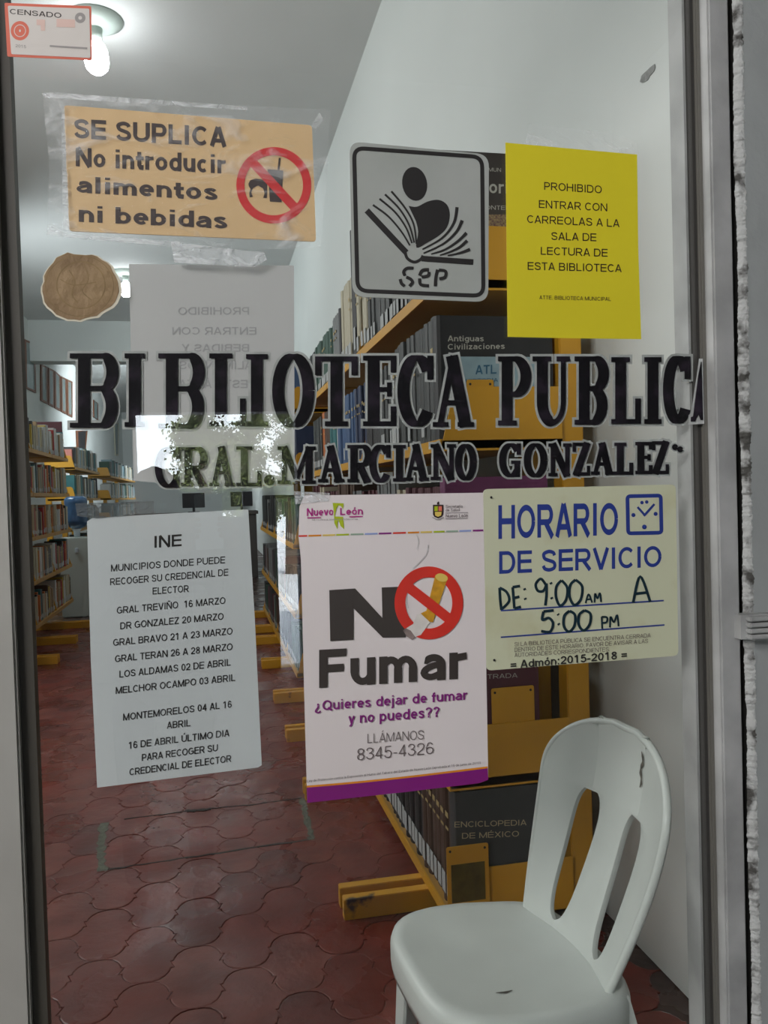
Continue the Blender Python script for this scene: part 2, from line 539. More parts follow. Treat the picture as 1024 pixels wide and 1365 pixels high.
def sans(ch, w):
    """strokes of a plain sans-serif letter, capital height 1, weight w"""
    if ch in BASE:
        W_, s = sans(BASE[ch], w)
        s = list(s)
        lower = ch.islower()
        if ch == 'í': s = s[:1]
        c, y = W_ / 2, (0.82 if lower else 1.09)
        if ch in 'Ññ': s.append((curve([(c - .2, y), (c - .08, y + .09), (c + .08, y + .01), (c + .2, y + .09)], 4), w * .8))
        else: s.append(([(c - .05, y), (c + .12, y + .19)], w * .9))
        return W_, s
    W_ = ADV.get(ch, .80)
    xw = w - .125
    W_ = W_ + xw * 1.0 if ch in 'Iil.,:1jrtf(' else W_ * (1 + xw * 1.15)
    b, h = .07 - xw * .22, w / 2
    hw = w * (.94 - max(0, xw) * 1.4)
    L, R, T, B = b + h, W_ - b - h, 1 - hw / 2, hw / 2
    c = (L + R) / 2
    X = .73
    XT = X - hw / 2
    pass
    hw0 = w * (.94 - max(0, xw) * 1.4)
    V = lambda x, y0=0, y1=1: ([(x, y0), (x, y1)], w)
    Hh = lambda x0, x1, y: ([(x0, y), (x1, y)], hw)
    s = []
    bowl = lambda x, y0, y1, xr: ([(x, y0), (xr - (y1 - y0) * .5, y0)] + earc(xr - (y1 - y0) * .5, (y0 + y1) / 2, (y1 - y0) * .5, (y1 - y0) / 2, -90, 90, 10)[1:-1] + [(xr - (y1 - y0) * .5, y1), (x, y1)], w)
    if ch == 'A': s = [([(L - h * .3, 0), (c - h * .15, 1)], w), ([(R + h * .3, 0), (c + h * .15, 1)], w), Hh(L + .1, R - .1, .30)]
    elif ch == 'B': s = [V(L), bowl(L, .53, T, R - .04), bowl(L, B, .53, R)]
    elif ch == 'C': s = [(earc(c + .03, .5, c - L + .03, .5 - B, 42, 318, 22), w)]
    elif ch == 'D': s = [V(L), ([(L, B), (c, B)] + earc(c, .5, R - c, .5 - B, -90, 90, 14)[1:-1] + [(c, T), (L, T)], w)]
    elif ch == 'E': s = [V(L), Hh(L, R + h, T), Hh(L, R + h * .7, .52), Hh(L, R + h, B)]
    elif ch == 'F': s = [V(L), Hh(L, R + h, T), Hh(L, R + h * .3, .50)]
    elif ch == 'G': s = [(earc(c, .5, c - L, .5 - B, 45, 350 - 35, 22) + [(R, .22)], w), V(R, .10, .5), Hh(c + .04, R + h, .48)]
    elif ch == 'H': s = [V(L), V(R), Hh(L, R, .52)]
    elif ch == 'I': s = [V(c)]
    elif ch == 'J': s = [([(R, 1), (R, .3)] + earc(c, .3, R - c, .3 - B, 0, -180, 12)[1:], w)]
    elif ch == 'K': s = [V(L), ([(R, 1), (L, .36)], w), ([(L + .18, .55), (R + h * .3, 0)], w)]
    elif ch == 'L': s = [V(L), Hh(L, R + h, B)]
    elif ch == 'M': s = [V(L), V(R), ([(L, 1), (c, .02)], w * .95), ([(R, 1), (c, .02)], w * .95)]
    elif ch == 'N': s = [V(L), V(R), ([(L, 1), (R, 0)], w * 1.02)]
    elif ch == 'O': s = [(earc(c, .5, c - L, .5 - B, 0, 360, 30), w)]
    elif ch == 'P': s = [V(L), bowl(L, .43, T, R)]
    elif ch == 'Q': s = [(earc(c, .5, c - L, .5 - B, 0, 360, 30), w), ([(c + .1, .25), (R + h, -.06)], w)]
    elif ch == 'R': s = [V(L), bowl(L, .46, T, R - .03), ([(c, .46), (R + h * .4, 0)], w)]
    elif ch == 'S': s = [(curve([(R - .02, .73), (R - .09, T - .06), (c, T), (L + .07, T - .07), (L + .02, .735), (L + .10, .59), (c, .51), (R - .07, .42), (R, .27), (R - .08, B + .06), (c, B), (L + .09, B + .06), (L, .28)], 4), w)]
    elif ch == 'T': s = [V(c), Hh(b, W_ - b, T)]
    elif ch == 'U': s = [([(L, 1), (L, .36)] + earc(c, .36, c - L, .36 - B, 180, 360, 14)[1:-1] + [(R, .36), (R, 1)], w)]
    elif ch == 'V': s = [([(L - h * .4, 1), (c, 0)], w), ([(R + h * .4, 1), (c, 0)], w)]
    elif ch == 'W': s = [([(L - h * .4, 1), (L + (R - L) * .27, 0)], w), ([(c, 1), (L + (R - L) * .27, 0)], w), ([(c, 1), (L + (R - L) * .73, 0)], w), ([(R + h * .4, 1), (L + (R - L) * .73, 0)], w)]
    elif ch == 'X': s = [([(L - h * .2, 0), (R, 1)], w), ([(L, 1), (R + h * .2, 0)], w)]
    elif ch == 'Y': s = [([(L - h * .3, 1), (c, .42)], w), ([(R + h * .3, 1), (c, .42)], w), V(c, 0, .48)]
    elif ch == 'Z': s = [Hh(b + .02, R + h, T), Hh(b, R + h, B), ([(R - h * .1, T - h * .4), (L, B + h * .4)], w)]
    elif ch == 'a': s = [([(L + .02, .56)] + earc(c, XT - .17, R - c, .17, 165, 0, 10)[1:] + [(R, 0)], w), (curve([(R, .44), (c - .02, .40), (L, .30), (L, .16), (c - .05, B), (R, .2)], 4), w * .92)]
    elif ch == 'b': s = [V(L), (earc(c, X / 2, c - L, X / 2 - B, 0, 360, 24), w)]
    elif ch == 'd': s = [V(R), (earc(c, X / 2, c - L, X / 2 - B, 0, 360, 24), w)]
    elif ch == 'p': s = [V(L, -.28, X), (earc(c, X / 2, c - L, X / 2 - B, 0, 360, 24), w)]
    elif ch == 'q': s = [V(R, -.28, X), (earc(c, X / 2, c - L, X / 2 - B, 0, 360, 24), w)]
    elif ch == 'g': s = [(earc(c, X / 2, c - L, X / 2 - B, 0, 360, 24), w), ([(R, X), (R, -.08)] + earc(c, -.08, R - c, .2 - h, 0, -160, 10)[1:], w)]
    elif ch == 'o': s = [(earc(c, X / 2, c - L, X / 2 - B, 0, 360, 24), w)]
    elif ch == 'c': s = [(earc(c + .02, X / 2, c - L + .02, X / 2 - B, 48, 312, 18), w)]
    elif ch == 'e': s = [(earc(c, X / 2, c - L, X / 2 - B, 0, 318, 20), w), Hh(L, R + h * .9, X / 2)]
    elif ch == 'f': s = [([(c - .02, 0), (c - .02, .8)] + earc(c + .13, .8, .15, .2 - h, 180, 80, 6)[1:], w), Hh(b * .3, W_ - b * .3, X - h)]
    elif ch in 'hn': s = [V(L, 0, 1 if ch == 'h' else X), ([(L, .40)] + earc(c, XT - (c - L) * .95, c - L, (c - L) * .95, 180, 0, 12)[1:] + [(R, 0)], w)]
    elif ch == 'm':
        m = c
        s = [V(L, 0, X)]
        for a, z in ((L, m), (m, R)):
            q = (z - a) / 2
            s.append(([(a, .42)] + earc(a + q, XT - q, q, q, 180, 0, 10)[1:] + [(z, 0)], w))
    elif ch == 'r': s = [V(L, 0, X), (curve([(L, .42), (L + .06, XT - .06), (W_ - .04, XT)], 4), w)]
    elif ch == 'u': s = [V(R, 0, X), ([(L, X)] + earc(c, B + (c - L) * .95, c - L, (c - L) * .95, 180, 360, 12) + [(R, .34)], w)]
    elif ch == 'i': s = [V(c, 0, X), V(c, .86, 1)]
    elif ch == 'j': s = [([(c, X), (c, -.12), (c - .04, -.22), (c - .16, -.24)], w), V(c, .86, 1)]
    elif ch == 'l': s = [V(c)]
    elif ch == 'k': s = [V(L), ([(R, X), (L, .24)], w), ([(L + .15, .42), (R + h * .3, 0)], w)]
    elif ch == 't': s = [([(c - .03, .93), (c - .03, .2), (c + .02, B + .02), (W_ - .03, B)], w), Hh(.02, W_ - .03, X - h)]
    elif ch == 's': s = [(curve([(R - .02, .54), (R - .08, XT - .03), (c, XT), (L + .03, XT - .05), (L + .02, .50), (c, .39), (R - .03, .28), (R, .19), (R - .07, B + .03), (c, B), (L + .06, B + .04), (L - .01, .2)], 3), w)]
    elif ch == 'v': s = [([(L - h * .4, X), (c, 0)], w), ([(R + h * .4, X), (c, 0)], w)]
    elif ch == 'w': s = [([(L - h * .4, X), (L + (R - L) * .27, 0)], w), ([(c, X), (L + (R - L) * .27, 0)], w), ([(c, X), (L + (R - L) * .73, 0)], w), ([(R + h * .4, X), (L + (R - L) * .73, 0)], w)]
    elif ch == 'x': s = [([(L, 0), (R, X)], w), ([(L, X), (R, 0)], w)]
    elif ch == 'y': s = [([(L - h * .4, X), (c, .02)], w), ([(R + h * .4, X), (c - .06, -.16), (L, -.24)], w)]
    elif ch == 'z': s = [Hh(L - h, R + h, XT), Hh(L - h, R + h, B), ([(R, XT), (L, B)], w)]
    elif ch == '0': s = [(earc(c, .5, c - L, .5 - B, 0, 360, 26), w)]
    elif ch == '1': s = [V(c + .04), ([(L, .76), (c + .04, .95)], w)]
    elif ch == '2': s = [(curve([(L, .70), (L + .06, T - .08), (c, T), (R - .05, T - .08), (R, .70), (R - .12, .46), (L + .08, .2), (L, B)], 4), w), Hh(L - h, R + h, B)]
    elif ch == '3': s = [(curve([(L, .76), (L + .1, T - .03), (c, T), (R - .08, T - .07), (R - .04, .72), (c + .06, .54), (c - .06, .53)], 4), w), (curve([(c - .06, .53), (c + .08, .52), (R, .38), (R, .24), (R - .08, B + .06), (c, B), (L + .06, B + .07), (L, .26)], 4), w)]
    elif ch == '4': s = [V(R - .12), ([(R - .12, .97), (L, .27)], w), Hh(L - h, R + h, .27)]
    elif ch == '5': s = [Hh(L + .06, R, T), ([(L + .08, T), (L + .03, .5)], w), (curve([(L + .03, .5), (c, .62), (R - .05, .52), (R, .33), (R - .08, B + .05), (c, B), (L + .04, B + .07), (L, .24)], 4), w)]
    elif ch == '6': s = [(earc(c, .31, c - L, .31 - B, 0, 360, 22), w), (curve([(L, .31), (L + .01, .6), (L + .12, .9), (c + .04, T), (R - .03, .80)], 4), w)]
    elif ch == '7': s = [Hh(L - h, R + h, T), (curve([(R, T), (c, .5), (c - .1, 0)], 4), w)]
    elif ch == '8': s = [(earc(c, .75, (c - L) * .88, .25 - B, 0, 360, 20), w), (earc(c, .27, c - L, .27 - B, 0, 360, 22), w)]
    elif ch == '9': s = [(earc(c, .69, c - L, .31 - B, 0, 360, 22), w), (curve([(R, .69), (R - .01, .4), (R - .12, .1), (c - .04, B), (L + .03, .2)], 4), w)]
    elif ch == '.': s = [([(c, 0), (c, w * 1.05)], w * 1.05)]
    elif ch == ',': s = [([(c, w * 1.05), (c, 0), (c - .05, -.12)], [w, w, w * .4])]
    elif ch == ':': s = [([(c, 0), (c, w * 1.05)], w), ([(c, X - w * 1.05), (c, X)], w)]
    elif ch == '-': s = [Hh(b, W_ - b, .36)]
    elif ch == '=': s = [Hh(b, W_ - b, .58), Hh(b, W_ - b, .30)]
    elif ch == '(': s = [(curve([(W_ - b, 1.02), (b + .06, .7), (b + .06, .2), (W_ - b, -.16)], 5), w)]
    elif ch == ')': s = [(curve([(b, 1.02), (W_ - b - .06, .7), (W_ - b - .06, .2), (b, -.16)], 5), w)]
    elif ch in '?¿':
        s = [(curve([(L, .74), (L + .07, T - .06), (c, T), (R - .05, T - .08), (R, .72), (c + .10, .50), (c, .40), (c, .24)], 4), w), ([(c, 0), (c, w * 1.05)], w)]
        if ch == '¿': s = [([(W_ - x, .72 - y) for x, y in p], q) for p, q in s]
    return W_, s


def text_geo(s, bold=0.0):
    """(vertices (x, y, layer), faces) of a line of plain lettering"""
    key = (s, bold)
    if key not in _cache:
        w = 0.125 + bold * 3.2
        v, f, x0, n = [], [], 0.0, 0
        for ch in s:
            W_, st = sans(ch, w)
            for pts, ws in st:
                if len(pts) > 4 and not isinstance(ws, list):
                    kk = min(.34, max(0.03, (w - .11) * 1.9))
                    nw = []
                    for i in range(len(pts)):
                        p_, q_ = pts[max(0, i - 1)], pts[min(len(pts) - 1, i + 1)]
                        L_ = math.hypot(q_[0] - p_[0], q_[1] - p_[1]) or 1
                        nw.append(ws * (1 - kk * abs(q_[0] - p_[0]) / L_))
                    ws = nw
                a, b = ribbon(pts, ws)
                k, q = len(v), len(a)
                v += [(x0 + x, y, n % 9) for x, y in a] + [(x0 + x, y, n % 9) for x, y in b]
                f += [(k + i, k + i + 1, k + q + i + 1, k + q + i) for i in range(q - 1)]
                n += 1
            x0 += W_ + (w - .125) * .35
        _cache[key] = (v, f)
    return _cache[key]


def crop(ox, oy, s):
    return lambda *pts: [(ox + x / s, oy + y / s) for x, y in pts]


# ------------------------------------------------------------------ the setting: library room
YG = 1.13                      # outer face of the door glass
RX, LX, CZ, FY = 1.10, -2.70, 4.15, 28.5


def struct(o, label=None):
    o['kind'] = 'structure'
    if label: o['label'] = label
    return o


struct(box('ceiling', LX - 0.2, RX + 0.2, 1.19, FY + 0.2, CZ, CZ + 0.15, M['ceil']), 'grey plaster ceiling of the library room')
struct(box('wall_left', LX - 0.2, LX, 1.19, FY, 0, CZ, M['wall']), 'pale wall behind the far row of bookcases')
wr = struct(box('wall_right', RX, RX + 0.2, 1.19, FY, 0, CZ, M['wall']), 'pale painted wall beside the yellow bookcase and chair')
struct(box('wall_back', LX - 0.2, RX + 0.2, FY, FY + 0.2, 0, CZ, M['wall']), 'far end wall of the library room')
struct(box('trim_1', LX, RX, 14.0, 14.35, 3.50, CZ, M['wall']), 'white ceiling beam across the room')
# the chipped spot on the wall
c = PX(861, 101, RX - 0.002)
pts = []
random.seed(4)
for i in range(14):
    a = 2 * pi * i / 14
    r = random.uniform(0.6, 1.2)
    pts.append(c + Vector((0, cos(a) * r * 0.04, sin(a) * r * 0.016)))
ch = prism('chipped_spot', pts, (1, 0, 0), 0.0015, M['stain'], wr)

fl = struct(box('floor', LX - 0.2, RX + 0.2, 1.05, FY + 0.2, -0.12, -0.004, M['grout']), 'red clay tiled library floor')

# floor tiles: ogee-edged clay tiles
TD = 0.262          # full width (X); length along Y
TL = 0.285


def tile_outline(s):
    offs = [(0.0, 0.0), (0.07, -0.045), (0.16, -0.078), (0.27, -0.082), (0.37, -0.062), (0.43, -0.035), (0.47, -0.055), (0.53, 0.055), (0.57, 0.035), (0.63, 0.062), (0.73, 0.082), (0.84, 0.078), (0.93, 0.045)]
    cor = [(0.5, 0), (0, 0.5), (-0.5, 0), (0, -0.5)]
    out = []
    for q in range(4):
        a, b = cor[q], cor[(q + 1) % 4]
        side_first = (q % 2 == 0)        # from a side corner to an end corner
        dx, dy = b[0] - a[0], b[1] - a[1]
        L = math.hypot(dx, dy)
        nx, ny = dy / L, -dx / L         # outward for ccw order
        seq = offs if side_first else [(0.0, 0.0)] + [(1 - t, -o) for t, o in reversed(offs[1:])]
        for t, o in seq:
            oo = o if side_first else -o
            out.append(((a[0] + dx * t + nx * oo) * TD * s, (a[1] + dy * t + ny * oo) * TL * s))
    return out


def tile_mesh(nm, s, m):
    o = tile_outline(s)
    o2 = tile_outline(s * 0.972)
    k = len(o)
    v = [(x, y, -0.005) for x, y in o] + [(x, y, -0.0012) for x, y in o] + [(x, y, 0) for x, y in o2]
    f = []
    for i in range(k):
        j = (i + 1) % k
        f.append((i, j, k + j, k + i))
        f.append((k + i, k + j, 2 * k + j, 2 * k + i))
    f.append(tuple(range(2 * k, 3 * k)))
    me = mesh(nm, v, f)
    me.materials.append(m)
    return me


tms = [tile_mesh('tile', 0.99, M[k]) for k in ('tile', 'tile2', 'tile3')]
HQ = [PZ(x, y, 0) for x, y in ((131, 1102), (134, 1163), (416, 1122), (404, 1066))]      # the cut patch in the floor


def in_quad(p, q, grow=0.0):
    c = sum((Vector((a.x, a.y)) for a in q), Vector((0, 0))) / 4
    s = None
    for i in range(4):
        a, b = q[i], q[(i + 1) % 4]
        cr = (b.x - a.x) * (p[1] - a.y) - (b.y - a.y) * (p[0] - a.x)
        if s is None: s = cr > 0
        elif (cr > 0) != s: return False
    return True


random.seed(7)
cells = []
for j in range(-2, 80):
    for i in range(-14, 12):
        x = (i + 0.5 * (j % 2)) * TD + 0.06
        y = 1.20 + j * TL / 2
        if LX < x < RX - 0.05 and 1.32 < y < 9.0:
            cells.append((x, y))


def seen_rank(c):
    x, y = c
    d = Vector((x, y, -1.25))
    z = d.dot(FW)
    u = 512 + F_PX * d.dot(CR) / z
    pen = 0 if -40 < u < 640 else 5
    return y + pen


cells.sort(key=seen_rank)
bv, bf, bmi = [], [], []
for n, (x, y) in enumerate(cells):
    k = random.choice((0, 0, 1, 1, 2))
    tilt = (random.uniform(-0.006, 0.006), random.uniform(-0.006, 0.006), 0)
    dz = random.uniform(-0.0008, 0.0008)
    if n < 295:
        o = bpy.data.objects.new('tile', tms[k])
        COL.objects.link(o)
        o.location = (x, y, dz)
        o.rotation_euler = tilt
        o.parent = fl
    else:
        b = len(bv)
        me = tms[k]
        bv += [(v.co.x + x, v.co.y + y, v.co.z + dz) for v in me.vertices]
        bf += [tuple(i + b for i in p.vertices) for p in me.polygons]
        bmi += [k] * len(me.polygons)
me = mesh('far_tiles', bv, bf)
for k in ('tile', 'tile2', 'tile3'): me.materials.append(M[k])
me.polygons.foreach_set('material_index', bmi)
ft = link('far_tiles', me, None, fl)
ft['kind'] = 'stuff'

# cut line and cement joint of the repaired patch
def floor_strip(name, pts, w, z, m, seed):
    random.seed(seed)
    path = []
    for i in range(len(pts) - 1):
        a, b = PZ(*pts[i], z), PZ(*pts[i + 1], z)
        n = 10
        for t in range(n):
            path.append(a.lerp(b, t / n) + Vector((random.uniform(-.004, .004), random.uniform(-.004, .004), 0)))
    path.append(PZ(*pts[-1], z))
    A, B = ribbon([(p.x, p.y) for p in path], [w * random.uniform(0.5, 1.4) for _ in path])
    v = [(x, y, z) for x, y in A] + [(x, y, z) for x, y in B] + [(x, y, -0.004) for x, y in A] + [(x, y, -0.004) for x, y in B]
    n = len(A)
    f = []
    for i in range(n - 1):
        f += [(i, i + 1, n + i + 1, n + i), (2 * n + i, 2 * n + i + 1, i + 1, i), (n + i, n + i + 1, 3 * n + i + 1, 3 * n + i)]
    return link(name, mesh(name, v, f), m, fl)


floor_strip('floor_crack', [(141, 1159), (262, 1141), (416, 1118)], 0.008, 0.0016, M['gap'], 3)
floor_strip('floor_crack', [(165, 1092), (262, 1079), (330, 1073), (402, 1063)], 0.006, 0.0016, M['gap'], 5)
floor_strip('cement_joint', [(139, 1097), (134, 1130), (136, 1161)], 0.030, 0.0018, M['cement'], 6)
floor_strip('cement_joint', [(403, 1065), (410, 1092), (416, 1119)], 0.022, 0.0018, M['cement'], 8)
floor_strip('floor_hole', [(248, 1081), (282, 1078)], 0.022, 0.0022, M['gap'], 9)

# ------------------------------------------------------------------ the setting: the glass door and its surround
GX0, GX1 = P(37, 640, YG).x, P(932, 680, YG).x
dr = empty('door_1', (0, YG, 0))
struct(dr, 'glazed entrance door with painted library name')
S = lambda n, x0, x1, y0, y1, z0, z1, m, p=dr, bv=0.0: box(n, x0, x1, y0 - YG, y1 - YG, z0, z1, m, p, bv)
S('glass_pane', GX0 - 0.01, GX1 + 0.012, YG, YG + 0.005, 0.10, 2.5, M['glass'])
S('glazing_bead', GX0 - 0.018, GX0, YG - 0.008, YG + 0.014, 0.0, 2.5, M['bead'])
S('door_stile', GX0 - 0.24, GX0 - 0.018, YG - 0.022, YG + 0.03, 0.0, 2.5, M['stile'], bv=0.003)
xg0 = GX1 + 0.0055
x_b0, x_b1 = P(934, 680, YG - 0.006).x, P(953, 680, YG - 0.022).x
x_s1 = P(985, 680, YG - 0.030).x
x_w0 = P(1002, 680, YG - 0.032).x
S('gasket', GX1, xg0, YG - 0.002, YG + 0.012, 0.0, 2.5, M['gap'])
S('glazing_bead', xg0, xg0 + 0.012, YG - 0.009, YG + 0.012, 0.0, 2.5, M['bead2'], bv=0.002)
S('glazing_bead', xg0 + 0.0115, x_b1 + 0.001, YG - 0.016, YG + 0.012, 0.0, 2.5, M['bead2'], bv=0.002)
S('door_stile', x_b1, x_s1, YG - 0.030, YG + 0.03, 0.0, 2.5, M['smear'], bv=0.003)
S('inner_bead', GX1 - 0.004, GX1 + 0.03, YG + 0.012, YG + 0.05, 0.0, 2.5, M['smear'])
S('top_rail', GX0 - 0.24, x_s1, YG - 0.028, YG + 0.03, 2.5, 2.62, M['stile'])
S('kick_plate', GX0 - 0.018, GX1, YG - 0.012, YG + 0.02, 0.0, 0.10, M['stile'])
# wall around the door
wf = struct(box('wall_front', x_w0, 3.2, YG - 0.032, YG + 0.06, -0.02, 4.3, M['jambwall']), 'grey painted wall beside the door')
box('wall_infill', GX0 - 0.26 - 2.8, GX0 - 0.24, YG - 0.03, YG + 0.06, -0.02, 4.3, M['jambwall'], wf)
box('wall_infill', GX0 - 0.24, x_w0, YG - 0.03, YG + 0.06, 2.62, 4.3, M['jambwall'], wf)
box('gap', x_s1, x_w0, YG - 0.012, YG + 0.03, 0, 2.62, M['gap'], wf)
# cracked paint crust along the gap
random.seed(11)
v, f = [], []
nz = 1100
for i in range(nz + 1):
    z = 0.2 + 2.1 * i / nz
    cw = 0.6 * (cw if i else 0) + 0.4 * random.uniform(-1, 1)
    w0 = x_s1 + 0.002 + 0.003 * math.sin(z * 9) ** 2 + 0.004 * (1 + cw)
    w1 = x_w0 + 0.001 + random.uniform(-0.001, 0.001)
    yy = YG - 0.030 + 0.003 * cw
    v += [(w0, yy + 0.004, z), ((w0 + w1) / 2, yy - 0.003, z), (w1, yy - 0.002, z)]
    if i:
        b = 3 * i
        f += [(b - 3, b - 2, b + 1, b), (b - 2, b - 1, b + 2, b + 1)]
smooth(link('paint_crust', mesh('paint_crust', v, f), M['crust'], wf))
# small ribbed clip at the jamb
cl = empty('hinge', (P(1003, 836, YG - 0.05).x + 0.012, YG - 0.05, P(1005, 836, YG - 0.05).z))
props(cl, 'small white painted ribbed clip across the gap beside the door frame', 'hinge')
for k in range(4):
    box('hinge_knuckle', -0.02 + k * 0.0, 0.030, -0.008, 0.022, -0.017 + k * 0.0088, -0.017 + k * 0.0088 + 0.0065, M['smear'], cl, 0.0015)
box('hinge_plate', -0.028, 0.034, 0.004, 0.026, -0.018, 0.018, M['smear'], cl)

# ------------------------------------------------------------------ hand-painted letters on the inner face of the pane
YL = YG + 0.0056


def arc(cx, cy, rx, ry, a0, a1, n=22):
    return [(cx + rx * cos(radians(a0 + (a1 - a0) * i / n)), cy + ry * sin(radians(a0 + (a1 - a0) * i / n))) for i in range(n + 1)]


def stress(pts, cx, k, t):
    """thick where the curve runs upright, thin where it runs level"""
    out = []
    for i in range(len(pts)):
        p, q = pts[max(0, i - 1)], pts[min(len(pts) - 1, i + 1)]
        dx, dy = abs(q[0] - p[0]), abs(q[1] - p[1])
        L = math.hypot(dx, dy * 1.6) or 1
        out.append(t + (k - t) * (dy * 1.6 / L) ** 1.5)
    return out


def glyph(ch, w, h, K, t):
    """strokes of a slab-serif capital; box w x h pixels, origin top-left, y down"""
    s = []
    sf = lambda x0, x1, y: s.append(([(x0, y), (x1, y)], t))
    e = t / 2
    if ch == 'I':
        s.append(([(w / 2, 0), (w / 2, h)], K)); sf(0, w, e); sf(0, w, h - e)
    elif ch == 'B':
        x = w * .30
        s.append(([(x, 0), (x, h)], K)); sf(0, w * .6, e); sf(0, w * .6, h - e)
        for (y0, y1, xr) in ((e, h * .47, w * .90), (h * .47, h - e, w - K * .5 + 1)):
            p = [(x, y0)] + arc(xr - (y1 - y0) * .30, (y0 + y1) / 2, (y1 - y0) * .30, (y1 - y0) / 2, -90, 90, 16) + [(x, y1)]
            s.append((p, stress(p, 0, K, t)))
    elif ch == 'P':
        x = w * .28
        s.append(([(x, 0), (x, h)], K)); sf(0, w * .6, e); sf(0, w * .58, h - e)
        y0, y1, xr = e, h * .55, w - K * .4
        p = [(x, y0)] + arc(xr - (y1 - y0) * .34, (y0 + y1) / 2, (y1 - y0) * .34, (y1 - y0) / 2, -90, 90, 16) + [(x, y1)]
        s.append((p, stress(p, 0, K, t)))
    elif ch == 'R':
        x = w * .28
        s.append(([(x, 0), (x, h)], K)); sf(0, w * .6, e); sf(0, w * .5, h - e)
        y0, y1, xr = e, h * .52, w * .9
        p = [(x, y0)] + arc(xr - (y1 - y0) * .32, (y0 + y1) / 2, (y1 - y0) * .32, (y1 - y0) / 2, -90, 90, 16) + [(x, y1)]
        s.append((p, stress(p, 0, K, t)))
        s.append(([(w * .5, h * .5), (w * .86, h)], K)); sf(w * .68, w, h - e)
    elif ch == 'L':
        x = w * .32
        s.append(([(x, 0), (x, h)], K)); sf(0, w * .64, e); sf(0, w, h - e); s.append(([(w - e, h), (w - e, h * .62)], [t * 1.2, t * 1.2]))
    elif ch == 'T':
        s.append(([(w / 2, 0), (w / 2, h)], K)); sf(0, w, e); sf(w * .22, w * .78, h - e)
        for x in (e, w - e): s.append(([(x, 0), (x, h * .27)], t * 1.3))
    elif ch == 'E':
        x = w * .32
        s.append(([(x, 0), (x, h)], K)); sf(0, w, e); sf(0, w, h - e); sf(x, w * .8, h * .48)
        s.append(([(w - e, 0), (w - e, h * .24)], t * 1.2)); s.append(([(w - e, h), (w - e, h * .72)], t * 1.2)); s.append(([(w * .8, h * .38), (w * .8, h * .58)], t))
    elif ch == 'O':
        p = arc(w / 2, h / 2, w / 2 - K * .42, h / 2 - e, 0, 360, 36)
        s.append((p, stress(p, 0, K, t)))
    elif ch in 'CG':
        p = arc(w * .54, h / 2, w * .54 - K * .42, h / 2 - e, -38, -322, 30)
        s.append((p, stress(p, 0, K, t)))
        s.append(([(w - e, 0), (w - e, h * .34)], t * 1.3))
        if ch == 'G':
            s.append(([(w * .84, h * .56), (w * .84, h)], K * .8)); sf(w * .55, w, h * .56)
    elif ch == 'A':
        s.append(([(w * .50, 0), (w * .17, h)], t * 1.2)); s.append(([(w * .46, 0), (w * .80, h)], K)); sf(w * .27, w * .68, h * .66)
        sf(0, w * .38, h - e); sf(w * .60, w, h - e)
    elif ch == 'U':
        k2 = K * .5
        p = [(w * .26, 0), (w * .26, h * .6)] + arc(w * .54, h * .66, w * .28, h * .34 - e, 180, 0, 18) + [(w * .82, h * .5), (w * .82, 0)]
        n = len(p)
        ws = [K if i < n * .4 else (t if i > n * .55 else K + (t - K) * (i / n - .4) / .15) for i in range(n)]
        s.append((p, ws)); sf(0, w * .5, e); sf(w * .64, w, e)
    elif ch == 'M':
        s.append(([(w * .17, 0), (w * .17, h)], t * 1.3)); s.append(([(w * .17, 0), (w * .5, h * .85)], K * .9)); s.append(([(w * .82, 0), (w * .5, h * .85)], t * 1.2)); s.append(([(w * .82, 0), (w * .82, h)], K))
        sf(0, w * .34, h - e); sf(w * .64, w, h - e); sf(0, w * .26, e); sf(w * .74, w, e)
    elif ch == 'N':
        s.append(([(w * .2, 0), (w * .2, h)], t * 1.3)); s.append(([(w * .18, 0), (w * .82, h)], K)); s.append(([(w * .82, 0), (w * .82, h)], t * 1.3))
        sf(0, w * .4, h - e); sf(w * .64, w, e); sf(0, w * .26, e)
    elif ch == 'Z':
        s.append(([(w * .84, 0), (w * .16, h)], K)); sf(w * .05, w * .95, e); sf(w * .05, w, h - e)
        s.append(([(w * .07, 0), (w * .07, h * .28)], t)); s.append(([(w - e, h), (w - e, h * .70)], t))
    elif ch == '.':
        s.append((arc(w / 2, h - w / 2, w * .27, w * .27, 0, 360, 12), w * .5))
    return s


_lc = [0]


def painted(ch, x0, x1, yt, yb, K, t, o=3.2):
    w, h = x1 - x0, yb - yt
    st = glyph(ch, w, h, K, t)
    for nm, ex, m, dy in (('painted_letter', 0, M['paint'], 0.0), ('letter_outline', o, M['halo'], 0.0016)):
        v, f = [], []
        for pts, ws in st:
            _lc[0] += 1
            Y = YL + dy + 0.000012 * (_lc[0] % 60)
            ws = [q + 2 * ex for q in (ws if isinstance(ws, list) else [ws] * len(pts))]
            p = [tuple(q) for q in pts]
            if ex and len(p) == 2:
                d = Vector(p[1]) - Vector(p[0]); d.normalize()
                p = [(p[0][0] - d.x * ex, p[0][1] - d.y * ex), (p[1][0] + d.x * ex, p[1][1] + d.y * ex)]
            a, b = ribbon(p, ws)
            k = len(v)
            v += [P(x0 + x, yt + y, Y) - dr.location for x, y in a] + [P(x0 + x, yt + y, Y) - dr.location for x, y in b]
            n = len(a)
            f += [(k + i, k + i + 1, k + n + i + 1, k + n + i) for i in range(n - 1)]
        if nm == 'painted_letter':
            root = link(nm, mesh(nm, v, f), m, dr)
        else:
            link(nm, mesh(nm, v, f), m, root)


